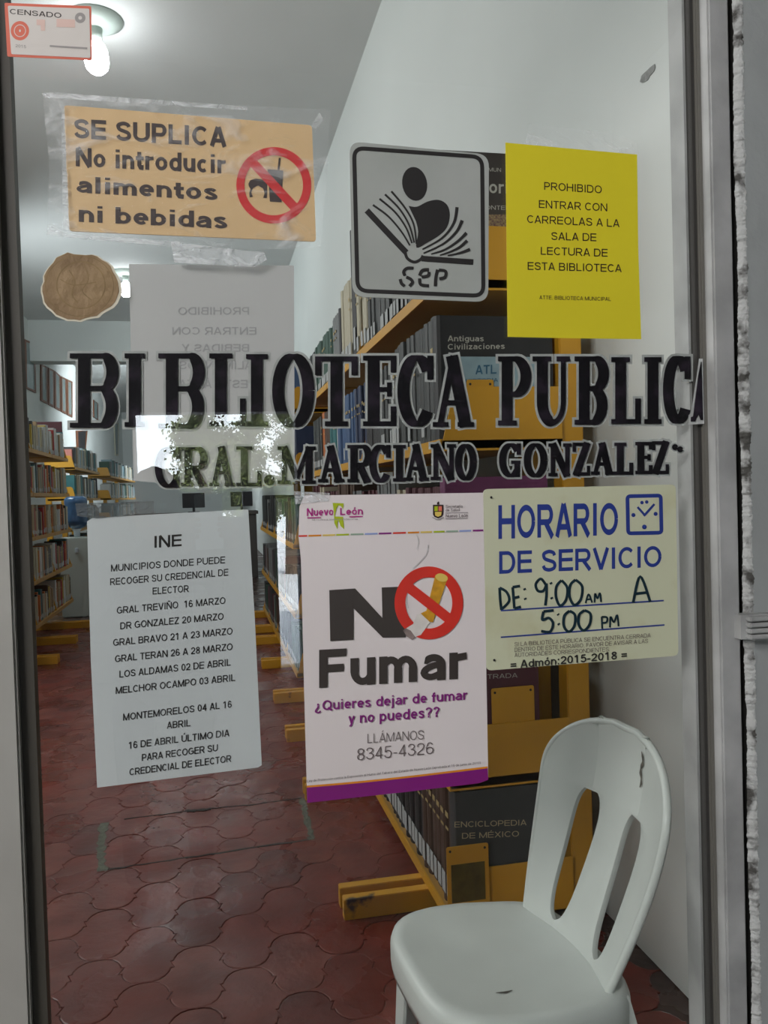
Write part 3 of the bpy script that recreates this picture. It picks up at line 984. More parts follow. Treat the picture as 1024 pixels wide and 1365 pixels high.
r1 = [('B', 93, 156, 471, 570), ('I', 166, 193, 471, 569), ('B', 211, 271, 471, 571), ('L', 279, 327, 471, 568), ('I', 328, 357, 472, 568), ('O', 364, 418, 472, 569),
      ('T', 421, 476, 475, 568), ('E', 484, 528, 474, 568), ('C', 531, 577, 474, 568), ('A', 577, 632, 474, 569), ('P', 664, 707, 475, 567), ('U', 710, 760, 475, 566),
      ('B', 766, 809, 475, 566), ('L', 815, 854, 476, 565), ('I', 859, 882, 476, 565), ('C', 885, 920, 475, 564)]
for c_, x0, x1, a, b in r1:
    painted(c_, x0, x1, a, b, 16 if x0 < 640 else 14.5, 6.5)
# last letter, cut by the frame
st_x = 924
painted('L' if False else 'A', 918, 958, 475, 562, 13, 6) if False else None
_Y = YG - 0.0108
ro = link('painted_letter', mesh('painted_letter', [P(x, y, _Y) - dr.location for x, y in ((931.0, 500), (934.5, 482), (935.5, 482), (937.5, 560), (934, 560), (931, 552), (927, 562), (921, 562), (921, 556), (924, 555))], [tuple(range(10))]), M['paint'], dr)
link('letter_outline', mesh('letter_outline', [P(x, y, _Y + 0.0016) - dr.location for x, y in ((929, 500), (932, 478), (937, 478), (939, 565), (918, 566), (918, 553), (921, 552))], [tuple(range(7))]), M['halo'], ro)
r2 = [('G', 207, 240, 596, 650), ('R', 241, 275, 596, 648), ('A', 279, 313, 595, 648), ('L', 315, 348, 595, 648), ('.', 352, 366, 595, 647), ('M', 370, 421, 595, 645),
      ('A', 424, 459, 594, 643), ('R', 463, 494, 593, 643), ('C', 493, 520, 593, 643), ('I', 524, 541, 593, 642), ('A', 538, 572, 592, 641), ('N', 574, 608, 592, 640), ('O', 607, 635, 592, 640),
      ('G', 666, 694, 591, 636), ('O', 699, 729, 591, 636), ('N', 731, 762, 591, 635), ('Z', 764, 787, 590, 634), ('A', 788, 819, 590, 633), ('L', 819, 844, 590, 633), ('E', 847, 870, 589, 632), ('Z', 870, 892, 588, 632)]
for c_, x0, x1, a, b in r2:
    painted(c_, x0, x1, a, b, 9.5, 4.6, 2.6)
for x0 in (896, 903):
    painted('.', x0, x0 + 8, 580, 600 if x0 < 900 else 603, 4, 3, 2.0)

# ------------------------------------------------------------------ signs on the door
YI = YL + 0.0026          # front face of things taped behind the pane
YO = YG - 0.0025         # front face of things on the outer face

# paper seen from behind
s = Sheet('notice_sheet', YL + 0.0028, 'blank-backed white sheet with faint mirrored print, taped behind the painted library name', 'notice', M['paper_back'],
          [(172, 352), (392, 354), (393, 643), (240, 645), (178, 641)])
c5 = crop(0, 300, 2.56)
for txt, x0, x1, yb, cap in (('PROHIBIDO', 608, 850, 306, 26), ('ENTRAR CON', 588, 875, 374, 26), ('BEBIDAS Y', 620, 850, 432, 26), ('ALIMENTOS', 612, 862, 492, 28), ('ESTA ÁREA', 610, 845, 556, 28)):
    s.text(txt, x0 / 2.56, x1 / 2.56, 300 + yb / 2.56, 300 + yb / 2.56, cap / 2.56, M['ghost'], 0.012, mirror=True)

# INE notice
s = Sheet('notice_sheet', YI, 'white printed notice headed INE, taped inside the glass above the floor tiles', 'notice', M['paper'],
          [(116, 695), (124, 690), (331, 679), (340, 830), (349, 1020), (344, 1023), (129.5, 1050), (121, 880)])
c6 = crop(60, 660, 2.844)
for txt, x0, x1, y0, y1, cap, bd in (
        ('INE', 415, 518, 200, 193, 45, .02), ('MUNICIPIOS DONDE PUEDE', 250, 683, 290, 258, 26, .012), ('RECOGER SU CREDENCIAL DE', 247, 695, 342, 305, 26, .012), ('ELECTOR', 408, 545, 377, 367, 26, .012),
        ('GRAL TREVIÑO  16 MARZO', 272, 684, 450, 412, 26, .012), ('DR GONZALEZ 20 MARZO', 285, 677, 509, 472, 26, .012), ('GRAL BRAVO 21 A 23 MARZO', 258, 711, 572, 528, 26, .012),
        ('GRAL TERAN 26 A 28 MARZO', 265, 711, 634, 587, 26, .012), ('LOS ALDAMAS 02 DE ABRIL', 282, 704, 692, 646, 26, .012), ('MELCHOR OCAMPO 03 ABRIL', 268, 721, 754, 704, 26, .012),
        ('MONTEMORELOS 04 AL 16', 296, 708, 855, 805, 26, .012), ('ABRIL', 462, 551, 886, 876, 26, .012), ('16 DE ABRIL ÚLTIMO DIA', 317, 699, 962, 914, 26, .012),
        ('PARA RECOGER SU', 367, 655, 1008, 970, 26, .012), ('CREDENCIAL DE ELECTOR', 320, 706, 1063, 1011, 26, .012)):
    (a, b), (c_, d) = c6((x0, y0), (x1, y1))
    s.text(txt, a, c_, b, d, cap / 2.844, M['ink'], bd)

# tape over the top of the INE notice
s = Sheet('tape_strip', YI - 0.0012, 'dull grey strip of tape above the INE notice', 'tape', M['tapebrown'], [(100, 671), (205, 668), (206, 684), (128, 691), (103, 688)], 0.0002)

# SE SUPLICA plaque in plastic film
s = Sheet('warning_plaque', YO, 'cream plaque banning food and drink, with a struck-out cup in a red ring', 'sign', M['plaque'],
          rounded([(85, 140), (416, 167), (421.5, 322), (92, 308)], 5, 3), 0.002)
for txt, x0, x1, y0, y1, cap in (('SE SUPLICA', 99, 302, 184, 196, 26), ('No introducir', 101, 301, 221.5, 231.5, 25), ('alimentos', 102, 290, 256.5, 267, 22), ('ni bebidas', 105, 303, 295.5, 305, 22)):
    s.text(txt, x0, x1, y0, y1, cap, M['brown'], .046)
c4 = crop(300, 60, 4.015)
s.polys('cup', [c4((228, 664), (312, 672), (303, 842), (240, 838))], M['brown'])
s.strokes('straw', [(c4((286, 668), (293, 604)), 2.6)], M['brown'])
bt = c4((125, 742), (135, 724), (165, 714), (200, 720), (226, 742), (224, 820), (204, 818), (212, 794), (204, 768), (176, 752), (150, 766), (140, 788), (149, 812), (132, 815), (130, 790), (136, 770), (127, 755))
s.poly('bitten_burger', bt, M['brown'])
s.ring('red_ring', 365, 247, 50, 51, 11, M['red'])
s.strokes('red_slash', [([(331, 210), (397, 281)], 12)], M['red'])
fm = [Sheet('plastic_film', YO - 0.004, 'clear wrinkled plastic film taped over the cream food and drink plaque', 'film', M['film'],
            [(56, 124), (128, 130), (260, 138), (440, 146), (436, 240), (428, 330), (330, 333), (230, 330), (110, 318), (62, 314), (66, 220)], 0.0002)]
fm[0].polys('fold', [[(56, 124), (70, 123), (330, 142), (330, 147), (60, 130)], [(62, 312), (66, 300), (90, 312), (240, 322), (240, 329), (110, 319)], [(82, 140), (86, 140), (93, 308), (84, 306)], [(414, 168), (426, 150), (432, 160), (421, 172)]], M['tape'])
s = Sheet('tape_strip', YO - 0.001, 'milky strip of clear tape below the cream food and drink plaque', 'tape', M['tape'], [(228, 322), (328, 334), (352, 336), (356, 346), (340, 356), (232, 350)], 0.0002)
s = Sheet('tape_strip', YO - 0.001, 'faint clear tape along the top edge of the yellow notice', 'tape', M['film'], [(705, 164), (812, 176), (850, 190), (852, 206), (700, 192)], 0.0002)
s = Sheet('tape_strip', YO - 0.001, 'clear tape on the upper edge of the no smoking poster', 'tape', M['tape'], [(392, 655), (440, 657), (438, 668), (394, 672)], 0.0002)

# yellow notice
s = Sheet('notice_sheet', YO, 'bright yellow notice about prams beside the emblem sticker', 'notice', M['yellowpaper'],
          [(674, 190), (760, 198), (849.5, 206), (851, 330), (855, 452), (770, 451), (677, 449)], 0.0006)
c7 = crop(640, 180, 4.267)
for txt, x0, x1, y0, y1, cap in (('PROHIBIDO', 365, 693, 311, 332, 44), ('ENTRAR CON', 335, 724, 414, 434, 44), ('CARREOLAS A LA', 268, 794, 499, 524, 44), ('SALA DE', 406, 662, 596, 604, 44),
                                 ('LECTURA DE', 346, 726, 680, 692, 44), ('ESTA BIBLIOTECA', 271, 806, 766, 780, 44), ('ATTE. BIBLIOTECA MUNICIPAL', 338, 745, 934, 944, 22)):
    (a, b), (c_, d) = c7((x0, y0), (x1, y1))
    s.text(txt, a, c_, b, d, cap / 4.267, M['brown'], .004)

# SEP emblem plate
c3 = crop(380, 180, 3.413)
s = Sheet('emblem_plate', YO, 'grey square emblem sticker of a black reader over an open book lettered SEP', 'sign', M['sepplate'],
          rounded(c3((293, 28), (928, 88), (925, 760), (308, 735)), 17, 6), 0.0015)
s.strokes('border_line', [(rounded(c3((314, 58), (897, 100), (903, 732), (330, 708)), 14, 6), 5.4)], M['ink'], True)
s.poly('reader_head', c3(*[(590 + 57 * cos(2 * pi * i / 28) + 6 * sin(2 * pi * i / 28), 222 + 77 * sin(2 * pi * i / 28)) for i in range(28)]), M['ink'])
s.poly('reader_body', curve(c3((562, 322), (600, 326), (650, 302), (700, 295), (738, 318), (750, 365), (737, 420), (700, 458), (650, 488), (598, 512), (606, 440), (592, 380)), 4)[:-1], M['ink'])
s.strokes('book_line', [(c3((372, 343), (552, 535)), 8), (curve(c3((545, 525), (556, 560), (588, 578), (618, 565), (628, 548)), 5), 4), (c3((622, 562), (857, 578)), 7.5)], M['ink'])
s.strokes('book_page', [(curve(c3(*q), 6), [2.8, 3.6, 3.6, 2.2]) for q in
                        (((400, 318), (470, 370), (530, 440), (568, 502)), ((430, 290), (500, 350), (550, 420), (578, 492)), ((455, 270), (520, 335), (565, 410), (588, 490)), ((484, 256), (545, 330), (585, 405), (598, 495)))], M['ink'])
s.strokes('book_page', [(curve(c3(*q), 6), [4.4, 4.0, 3.2, 1.8]) for q in
                        (((783, 328), (768, 400), (715, 468), (625, 520)), ((806, 388), (780, 440), (720, 495), (630, 538)), ((826, 445), (790, 480), (730, 520), (665, 542)), ((829, 480), (795, 510), (755, 530), (705, 547)), ((842, 520), (810, 532), (775, 542), (740, 548)))], M['ink'])
s.strokes('stencil_letter', [(curve(c3(*q), 6), 4.2) for q in
                             (((585, 606), (556, 606), (540, 622), (546, 640)), ((552, 646), (572, 656), (580, 670), (566, 688)), ((524, 655), (530, 675), (545, 688)),
                              ((655, 612), (625, 616), (612, 640)), ((612, 652), (618, 680), (655, 686)), ((622, 646), (650, 640), (656, 622)),
                              ((694, 612), (686, 650), (684, 688)), ((700, 614), (730, 620), (728, 646), (702, 654)))], M['ink'])

# opening-hours plaque
s = Sheet('opening_hours_plaque', YO, 'aged ivory plaque with blue opening hours and a small clock, beside the no smoking poster', 'sign', M['horario'],
          rounded([(644.7, 652), (901, 645.8), (904.5, 874), (648.7, 894)], 7, 4), 0.003)
s.text('HORARIO', 664.5, 824, 718.5, 713, 45, M['blue'], .03, capr=43)
s.text('DE SERVICIO', 665.5, 882, 765, 755.5, 30, M['blue'], .022, capr=28)
sq = rounded([(836.5, 661.5), (881, 660.5), (882, 710), (837.5, 711)], 4, 4)
s.strokes('clock_frame', [(sq, 5)], M['blue'], True)
c8 = crop(640, 380, 2.528)
s.polys('clock_dot', [c8(*[(cx + r * cos(a * pi / 5), cy + r * sin(a * pi / 5)) for a in range(10)]) for cx, cy, r in ((546, 733, 6), (562, 731, 6), (517, 775, 7), (592, 771, 7), (554, 815, 8))], M['blue'])
s.strokes('clock_hand', [(c8((531, 748), (557, 777)), 3), (c8((552, 778), (588, 738)), 3)], M['blue'])
s.strokes('ruled_line', [([(667.7, 814), (885, 800.5)], 1.9), ([(667.7, 849.5), (886, 833)], 1.9)], M['blue'])
hw = []
H = lambda *pts: hw.append((curve(c8(*pts), 6), 3.6))
H2 = lambda *pts: hw.append((curve(c8(*pts), 6), 2.4))
H((66, 1020), (68, 1060), (72, 1095)); H((66, 1020), (90, 1035), (98, 1065), (72, 1093))            # D
H((110, 1018), (113, 1055), (116, 1090)); H((110, 1018), (135, 1014)); H((113, 1055), (133, 1050)); H((116, 1090), (138, 1084))   # E
H((149, 1022), (152, 1028)); H((151, 1055), (154, 1060))
H((222, 1010), (205, 990), (188, 1008), (195, 1030), (214, 1030), (224, 1008)); H((224, 1005), (224, 1045), (220, 1080))          # 9
H((238, 1002), (241, 1008)); H((240, 1052), (243, 1058))
H((275, 995), (258, 1015), (256, 1050), (270, 1080), (290, 1060), (294, 1020), (275, 995))
H((322, 993), (304, 1012), (302, 1050), (318, 1078), (340, 1058), (344, 1015), (322, 993))
H2((356, 1072), (366, 1042), (378, 1070)); H2((360, 1060), (374, 1058)); H2((386, 1070), (388, 1040), (396, 1056), (404, 1038), (408, 1068))
H((516, 1070), (540, 982), (574, 1068)); H((524, 1040), (562, 1036))
H((248, 1096), (214, 1100)); H((214, 1100), (210, 1128), (232, 1122), (246, 1140), (236, 1168), (206, 1166))
H((262, 1108), (265, 1112)); H((264, 1140), (267, 1145))
H((302, 1098), (284, 1115), (283, 1150), (300, 1168), (318, 1148), (320, 1112), (302, 1098))
H((352, 1096), (334, 1112), (333, 1145), (350, 1164), (370, 1142), (372, 1108), (352, 1096))
H2((410, 1118), (412, 1158)); H2((410, 1118), (428, 1120), (426, 1136), (412, 1138)); H2((438, 1154), (440, 1118), (451, 1136), (462, 1112), (467, 1150))
s.strokes('handwriting', hw, M['marker'])
for txt, x0, x1, y0, y1 in (('SI LA BIBLIOTECA PÚBLICA SE ENCUENTRA CERRADA', 686, 867.5, 861.5, 849.5), ('DENTRO DE ESTE HORARIO, FAVOR DE AVISAR A LAS', 686, 864, 869, 857), ('AUTORIDADES CORRESPONDIENTES.', 686, 813, 876, 868)):
    s.text(txt, x0, x1, y0, y1, 5.4, M['thin'], -.006)
s.text('= Admón:2015-2018 =', 680.7, 836, 891.5, 877.5, 10.5, M['ink'], .02)
for x, y in ((655, 663), (659, 880)):
    s.poly('screw_hole', [(x + 1.6 * cos(a * pi / 4), y + 1.8 * sin(a * pi / 4)) for a in range(8)], M['ink'])

# no smoking poster
c9 = crop(380, 640, 3.103)
s = Sheet('smoking_poster', YO + 0.0006, 'white glossy no smoking poster with a struck-out cigarette and purple foot', 'poster', M['gloss'],
          c9((80, 64), (820, 52), (826, 400), (841, 1240), (800, 1254), (92, 1335), (80, 900), (66, 330), (56, 235), (60, 110)), 0.0006)
s.poly('purple_band', c9((90, 1272), (300, 1254), (560, 1226), (838, 1190), (841, 1240), (800, 1254), (500, 1290), (92, 1335)), M['purple'])
s.strokes('orange_line', [(curve(c9((90, 1268), (300, 1250), (560, 1222), (838, 1188)), 4), 2.6)], M['orange'])
seg = [(57, 92, 'posterred'), (97, 150, 'orange'), (156, 208, 'cigtop'), (212, 265, 'lime'), (272, 325, 'sage'), (330, 383, 'peri'), (388, 440, 'purple'), (447, 500, 'posterred'), (508, 555, 'orange'), (561, 608, 'cigtop'), (615, 660, 'lime'), (667, 716, 'sage'), (721, 770, 'peri'), (777, 820, 'purple')]
M['sage'] = mat('sage_print', (0.30, 0.42, 0.32), 0.4)
M['peri'] = mat('periwinkle_print', (0.28, 0.36, 0.66), 0.4)
for a, b, mm in seg:
    ya = lambda x: 232 - 24 * (x - 57) / 763
    s.polys('colour_dash', [c9((a, ya(a) - 4), (b, ya(b) - 4), (b, ya(b) + 3), (a, ya(a) + 3))], M[mm])
s.poly('lime_emblem', c9((197, 94), (243, 96), (240, 120), (232, 108), (220, 104), (212, 118), (206, 150), (240, 152), (245, 203), (230, 190), (222, 168), (218, 172), (217, 204), (204, 178), (202, 130)), M['lime'])
s.text('Nuevo', *[k for k in (c9((90, 0))[0][0], c9((200, 0))[0][0])], c9((0, 149))[0][1], c9((0, 145))[0][1], 10.2, M['magenta'], .03)
s.text('León', c9((228, 0))[0][0], c9((322, 0))[0][0], c9((0, 145))[0][1], c9((0, 142))[0][1], 9.6, M['magenta'], .03)
s.strokes('emblem_rule', [(c9((92, 156), (148, 155)), 1.6)], M['magenta'])
s.strokes('emblem_rule', [(c9((266, 152), (322, 150)), 1.6)], M['magenta'])
s.text('la nueva independencia', c9((112, 0))[0][0], c9((300, 0))[0][0], c9((0, 167))[0][1], c9((0, 164))[0][1], 2.2, M['greyprint'], 0)
s.poly('crest', c9((612, 102), (655, 102), (655, 142), (648, 152), (633, 158), (618, 152), (612, 142)), M['brown'])
s.poly('crest_field', c9((618, 108), (632, 108), (632, 128), (618, 128)), M['leafprint'] if 'leafprint' in M else M['lime'])
s.poly('crest_field', c9((635, 108), (649, 108), (649, 128), (635, 128)), M['coral'])
s.poly('crest_field', c9((620, 131), (648, 131), (646, 146), (633, 152), (621, 146)), M['cigtop'])
s.polys('crest_bird', [c9((628, 100), (630, 92), (636, 88), (638, 96), (635, 101))], M['brown'])
s.strokes('crest_ribbon', [(curve(c9((610, 154), (633, 163), (657, 154)), 4), 1.2)], M['greyprint'])
for txt, x0, x1, y0, y1, cap, b in (('Secretaría', 665, 734, 116, 114, 13, 0.0), ('de Salud', 665, 722, 130, 128, 12, 0.0), ('Nuevo León', 665, 757, 155, 153, 14, 0.006)):
    s.text(txt, c9((x0, 0))[0][0], c9((x1, 0))[0][0], c9((0, y0))[0][1], c9((0, y1))[0][1], cap / 3.103, M['thin'], b)
s.strokes('crest_rule', [(c9((664, 136), (757, 134)), 0.6), (c9((664, 160), (757, 158)), 0.6)], M['thin'])
s.poly('letter_n', c9((183, 455), (290, 448), (403, 570), (400, 444), (490, 440), (500, 650), (405, 652), (283, 530), (284, 660), (187, 666)), M['posterblack'])
s.strokes('printed_smoke', [(curve(c9((592, 268), (585, 305), (560, 335), (528, 365)), 5), [1.2, 4, 4, 1]), (curve(c9((543, 225), (552, 255), (545, 285)), 5), [0.6, 2.5, 1]), (curve(c9((520, 420), (500, 480), (510, 530)), 5), [1, 4, 2])], M['smoke'])
s.ring('red_ring', *c9((595, 508))[0], 142 / 3.103, 151 / 3.103, 45 / 3.103, M['posterred'])
s.poly('cigarette', c9((622, 392), (672, 408), (612, 588), (585, 585), (560, 552), (585, 540)), M['cig'])
s.poly('cigarette_end', c9(*[(648 + 26 * cos(a * pi / 8), 403 + 17 * sin(a * pi / 8) + 4 * cos(a * pi / 8)) for a in range(16)]), M['cigtop'])
s.poly('cigarette_tip', c9((545, 556), (562, 552), (600, 588), (562, 640), (540, 648), (510, 630), (498, 615), (530, 595)), M['cigwhite'])
s.poly('ash', c9((488, 622), (500, 612), (520, 622), (540, 650), (526, 661), (505, 648)), M['ash'])
s.strokes('red_slash', [(c9((505, 438), (702, 592)), 42 / 3.103)], M['posterred'])
s.text('Fumar', c9((141, 0))[0][0], c9((753, 0))[0][0], c9((0, 860))[0][1], c9((0, 820))[0][1], 158 / 3.103, M['posterblack'], .05, capr=150 / 3.103)
s.text('¿Quieres dejar de fumar', c9((123, 0))[0][0], c9((755, 0))[0][0], c9((0, 955))[0][1], c9((0, 908))[0][1], 41 / 3.103, M['purple'], .022)
s.text('y no puedes??', c9((262, 0))[0][0], c9((640, 0))[0][0], c9((0, 1008))[0][1], c9((0, 979))[0][1], 43 / 3.103, M['purple'], .022)
s.text('LLÁMANOS', c9((341, 0))[0][0], c9((574, 0))[0][0], c9((0, 1088))[0][1], c9((0, 1072))[0][1], 38 / 3.103, M['thin'], -0.012)
s.text('8345-4326', c9((298, 0))[0][0], c9((614, 0))[0][0], c9((0, 1160))[0][1], c9((0, 1132))[0][1], 49 / 3.103, M['thin'], -0.012)
s.text('Ley de Protección contra la Exposición al Humo del Tabaco del Estado de Nuevo León (aprobada el 15 de junio de 2010).', c9((92, 0))[0][0], c9((812, 0))[0][0], c9((0, 1250))[0][1], c9((0, 1173))[0][1], 3.1, M['thin'], 0)

# round residue seal
random.seed(3)
pts, pts2 = [], []
for i in range(40):
    a = 2 * pi * i / 40
    r = 1 + 0.035 * sin(3 * a + 1) + random.uniform(-.03, .03) - (0.10 if 4.4 < a < 4.9 else 0)
    pts.append((106.5 + 51 * r * cos(a), 381.5 + 45 * r * sin(a)))
    pts2.append((107.5 + 54 * r * cos(a), 382.5 + 46.5 * r * sin(a)))
s = Sheet('round_seal', YO + 0.0004, 'round torn brown paper seal stuck below the cream plaque', 'sticker', M['sealedge'], pts2, 0.0005)
s.poly('brown_face', pts, M['seal'])
s.ring('seal_ring', 108, 380, 33, 32, 1.6, M['rust'])
s.ring('seal_ring', 106, 381, 46, 41, 1.0, M['rust'])
s.strokes('seal_crease', [(curve([(92, 360), (100, 375), (96, 392), (104, 404)], 4), 1.5), (curve([(112, 352), (118, 372), (110, 388), (122, 400)], 4), 1.3), (curve([(80, 372), (98, 380), (128, 376)], 4), 1.2)], M['rust'])

# census sticker
c1 = crop(0, 0, 6.4)
s = Sheet('census_sticker', YG - 0.0245, 'small red-edged census sticker at the top corner of the door', 'sticker', M['coral'], rounded(c1((38, 24), (778, 52), (786, 514), (62, 482)), 2, 3), 0.0006)
s.poly('sticker_face', rounded(c1((66, 48), (762, 74), (772, 494), (96, 462)), 2, 3), M['sticker_bg'])
s.text('CENSADO', *[q / 6.4 for q in (84, 524, 118, 154, 44)], M['posterblack'], 0.012)
s.ring('emblem_disc', 170 / 6.4, 262 / 6.4, 12.2, 12.8, 11, M['coral'])
s.ring('emblem_ring', 170 / 6.4, 262 / 6.4, 8, 8.4, 1.0, M['sticker_bg'])
s.ring('eagle_seal', 684 / 6.4, 152 / 6.4, 7, 7, 4.5, M['greyprint'])
s.text('2015', *[q / 6.4 for q in (132, 222, 402, 412, 26)], M['greyprint'], 0.01)
s.polys('faded_block', [c1((312, 165), (385, 168), (385, 262), (350, 262), (345, 215), (312, 213)), c1((482, 160), (640, 166), (640, 235), (482, 230))], mat('faint_pink', (0.72, 0.52, 0.46), 0.6))
s.strokes('faded_line', [(c1((425, 392), (745, 412)), 2.4)], M['greyprint'])

# ------------------------------------------------------------------ bookcases
def trapezoid_plate(name, x_front, x_back, y, z, h, parent, m, slope=0.035, th=0.004):
    s_ = 1 if x_back > x_front else -1
    pts = [Vector((x_front, y, z)), Vector((x_back, y, z)), Vector((x_back, y, z + h)), Vector((x_front + s_ * (slope + 0.02), y, z + h)), Vector((x_front + s_ * slope, y, z + h - 0.015)), Vector((x_front, y, z + 0.02))]
    return prism(name, pts, (0, 1, 0), th, m, parent)


def bookcase(label, xf, depth, s_, frames, levels, y_ends, foot_out, ytop, group=None, plate_h=0.17, lip='yellow'):
    """xf: plane of the spines; s_ = +1 when the shelves go back towards +X. frames: Y of the frames; y_ends: shelf bays"""
    base = Vector((xf + s_ * depth, y_ends[0], 0))
    t = empty('bookcase', base)
    props(t, label, 'bookcase', group)
    bx = lambda n, a, b, c, d, e, f_, m, bv=0.0: box(n, min(a, b) - base.x, max(a, b) - base.x, c - base.y, d - base.y, e, f_, m, t, bv)
    for z in levels:
        for i in range(len(y_ends) - 1):
            y0, y1 = y_ends[i] + 0.004, y_ends[i + 1] - 0.004
            o = bx('shelf', xf, xf + s_ * depth, y0, y1, z - 0.022, z, M['shelf'])
            box('shelf_lip', min(xf - s_ * 0.004, xf + s_ * 0.002) - base.x, max(xf - s_ * 0.004, xf + s_ * 0.002) - base.x, y0 - base.y, y1 - base.y, z - 0.028, z + 0.004, M[lip], o)
            for y in (y0, y1 - 0.006):
                o = trapezoid_plate('end_plate', xf + s_ * 0.002 - base.x, xf + s_ * (depth - 0.002) - base.x, y - base.y, z - 0.028, plate_h, t, M['yellow'])
    for k, y in enumerate(frames):
        bx('upright', xf + s_ * (depth + 0.002), xf + s_ * (depth + 0.07), y - 0.03, y + 0.03, 0, ytop, M['yellow'], 0.003)
        for q in (-0.055, 0.02):
            o = bx('foot', xf - s_ * foot_out, xf + s_ * (depth + 0.06), y + q, y + q + 0.035, 0.0, 0.062, M['yellow_worn'], 0.002)
    return t


LV_R = [0.065, 0.50, 0.925, 1.36, 1.80]
# measured on the end of the shelves that faces the door
YE = 2.10
z5 = P(593, 1249, YE).z; z4 = P(612, 1055, YE).z; z2 = P(603, 601, YE).z; z1 = P(603, 385, YE).z
LV_R = [max(0.06, z5 + 0.028), z4 + 0.028, (z4 + z2) / 2 + 0.028, z2 + 0.028, z1 + 0.028]
XR = P(598, 900, YE).x
bayR1 = [YE, 3.30, 4.15, 5.05]
DEP = 0.345
bookcase('yellow steel bookcase standing by the chair with encyclopedias on its end', XR, DEP, 1, [2.42, 3.40, 4.22, 5.02], LV_R, bayR1, 0.26, 2.05)
# the outermost post of that bookcase
tR1 = [o for o in bpy.data.objects if o.name == 'bookcase'][0]
box('upright', XR + DEP + 0.002 - tR1.location.x, XR + DEP + 0.068 - tR1.location.x, YE + 0.02 - tR1.location.y, YE + 0.08 - tR1.location.y, 0, 2.05, M['yellow'], tR1, 0.003)
XR2 = 0.53
bookcase('yellow steel bookcase farther back in line with the encyclopedia bookcase', XR2, DEP, 1, [6.05, 7.05, 7.65, 8.6], LV_R, [5.35, 6.2, 7.1, 8.0, 8.75], 0.19, 2.05)
LV_A = [0.25, 0.61, 0.97, 1.33, 1.69]
bookcase('long bookcase of mixed novels beside the water cooler', -1.40, 0.33, -1, [6.80, 7.72, 8.64], LV_A, [6.3, 7.2, 8.1, 9.0], 0.22, 1.75, lip='shelf')
LV_B = [0.15, 0.53, 0.91, 1.29, 1.67]
bookcase('bookcase behind the water cooler with a pink book at its end', -1.57, 0.33, -1, [10.9, 12.0, 12.8], LV_B, [10.6, 11.75, 12.9], 0.2, 1.75, lip='shelf')
bookcase('farthest bookcase along the picture wall, below the narrow white frame', -1.60, 0.33, -1, [14.9, 16.9, 19.0], LV_B, [14.6, 16.2, 17.8, 19.4], 0.2, 1.75, lip='shelf')

# ------------------------------------------------------------------ books
def book_variant(n_round):
    """unit book: x 0..1 from the spine inwards, y 0..1 thickness, z 0..1; cover shell + separate page block"""
    bm = bmesh.new()
    k = 5
    prof = []
    for i in range(k + 1):
        a = -pi / 2 + pi * i / k
        prof.append((0.03 - (0.045 if n_round else 0.012) * cos(a), 0.5 + 0.5 * sin(a)))
    outer = [(1.0, 0.0)] + prof + [(1.0, 1.0)]
    inner = [(1.0, 0.92), (0.08, 0.92), (0.08, 0.08), (1.0, 0.08)]
    ring = outer + inner
    n = len(ring)
    lo = [bm.verts.new((x, y, 0)) for x, y in ring]
    hi = [bm.verts.new((x, y, 1)) for x, y in ring]
    bm.faces.new(list(reversed(lo)))
    bm.faces.new(hi)
    for i in range(n):
        bm.faces.new((lo[i], lo[(i + 1) % n], hi[(i + 1) % n], hi[i]))
    bmesh.ops.recalc_face_normals(bm, faces=bm.faces[:])
    me = bpy.data.meshes.new('book_cover')
    bm.to_mesh(me)
    bm.free()
    return me


COV = [book_variant(True), book_variant(False)]
v, f = [], []
box_data(0.08, 0.97, 0.08, 0.92, 0.012, 0.985, v, f)
PAGE = mesh('page_block', v, f)
PAGE.materials.append(M['pages'])
v, f = [], []
box_data(-0.021, -0.016, 0.12, 0.88, 0.07, 0.24, v, f)
LAB = mesh('spine_label', v, f)
LAB.materials.append(M['sticker'])
v, f = [], []
box_data(-0.021, -0.016, 0.2, 0.8, 0.72, 0.76, v, f)
box_data(-0.021, -0.016, 0.2, 0.8, 0.62, 0.64, v, f)
BAND = mesh('title_band', v, f)
BAND.materials.append(mat('gold_title', (0.42, 0.32, 0.14), 0.5))
for me in COV: me.materials.append(M['ink'])

BC = {}
for nm, c_ in dict(black=(0.02, 0.02, 0.022), charcoal=(0.045, 0.05, 0.05), grey=(0.17, 0.18, 0.18), brown=(0.075, 0.04, 0.025), maroon=(0.09, 0.02, 0.03), green=(0.03, 0.085, 0.06), teal=(0.03, 0.16, 0.17), navy=(0.02, 0.035, 0.09), blue=(0.045, 0.10, 0.22),
                   cream=(0.48, 0.44, 0.32), white=(0.58, 0.60, 0.58), tan=(0.34, 0.23, 0.12), orange=(0.5, 0.14, 0.03), red=(0.38, 0.03, 0.03), yellow=(0.5, 0.36, 0.04), pink=(0.6, 0.22, 0.18), purple=(0.16, 0.03, 0.11), paleblue=(0.28, 0.40, 0.45)).items():
    BC[nm] = mat('cover_' + nm, c_, 0.55, 0, 0.15, 8)
ORD = ['first', 'second', 'third', 'fourth', 'fifth', 'sixth', 'seventh', 'eighth', 'ninth', 'tenth', 'eleventh', 'twelfth', 'thirteenth', 'fourteenth', 'fifteenth', 'sixteenth', 'seventeenth', 'eighteenth', 'nineteenth', 'twentieth']


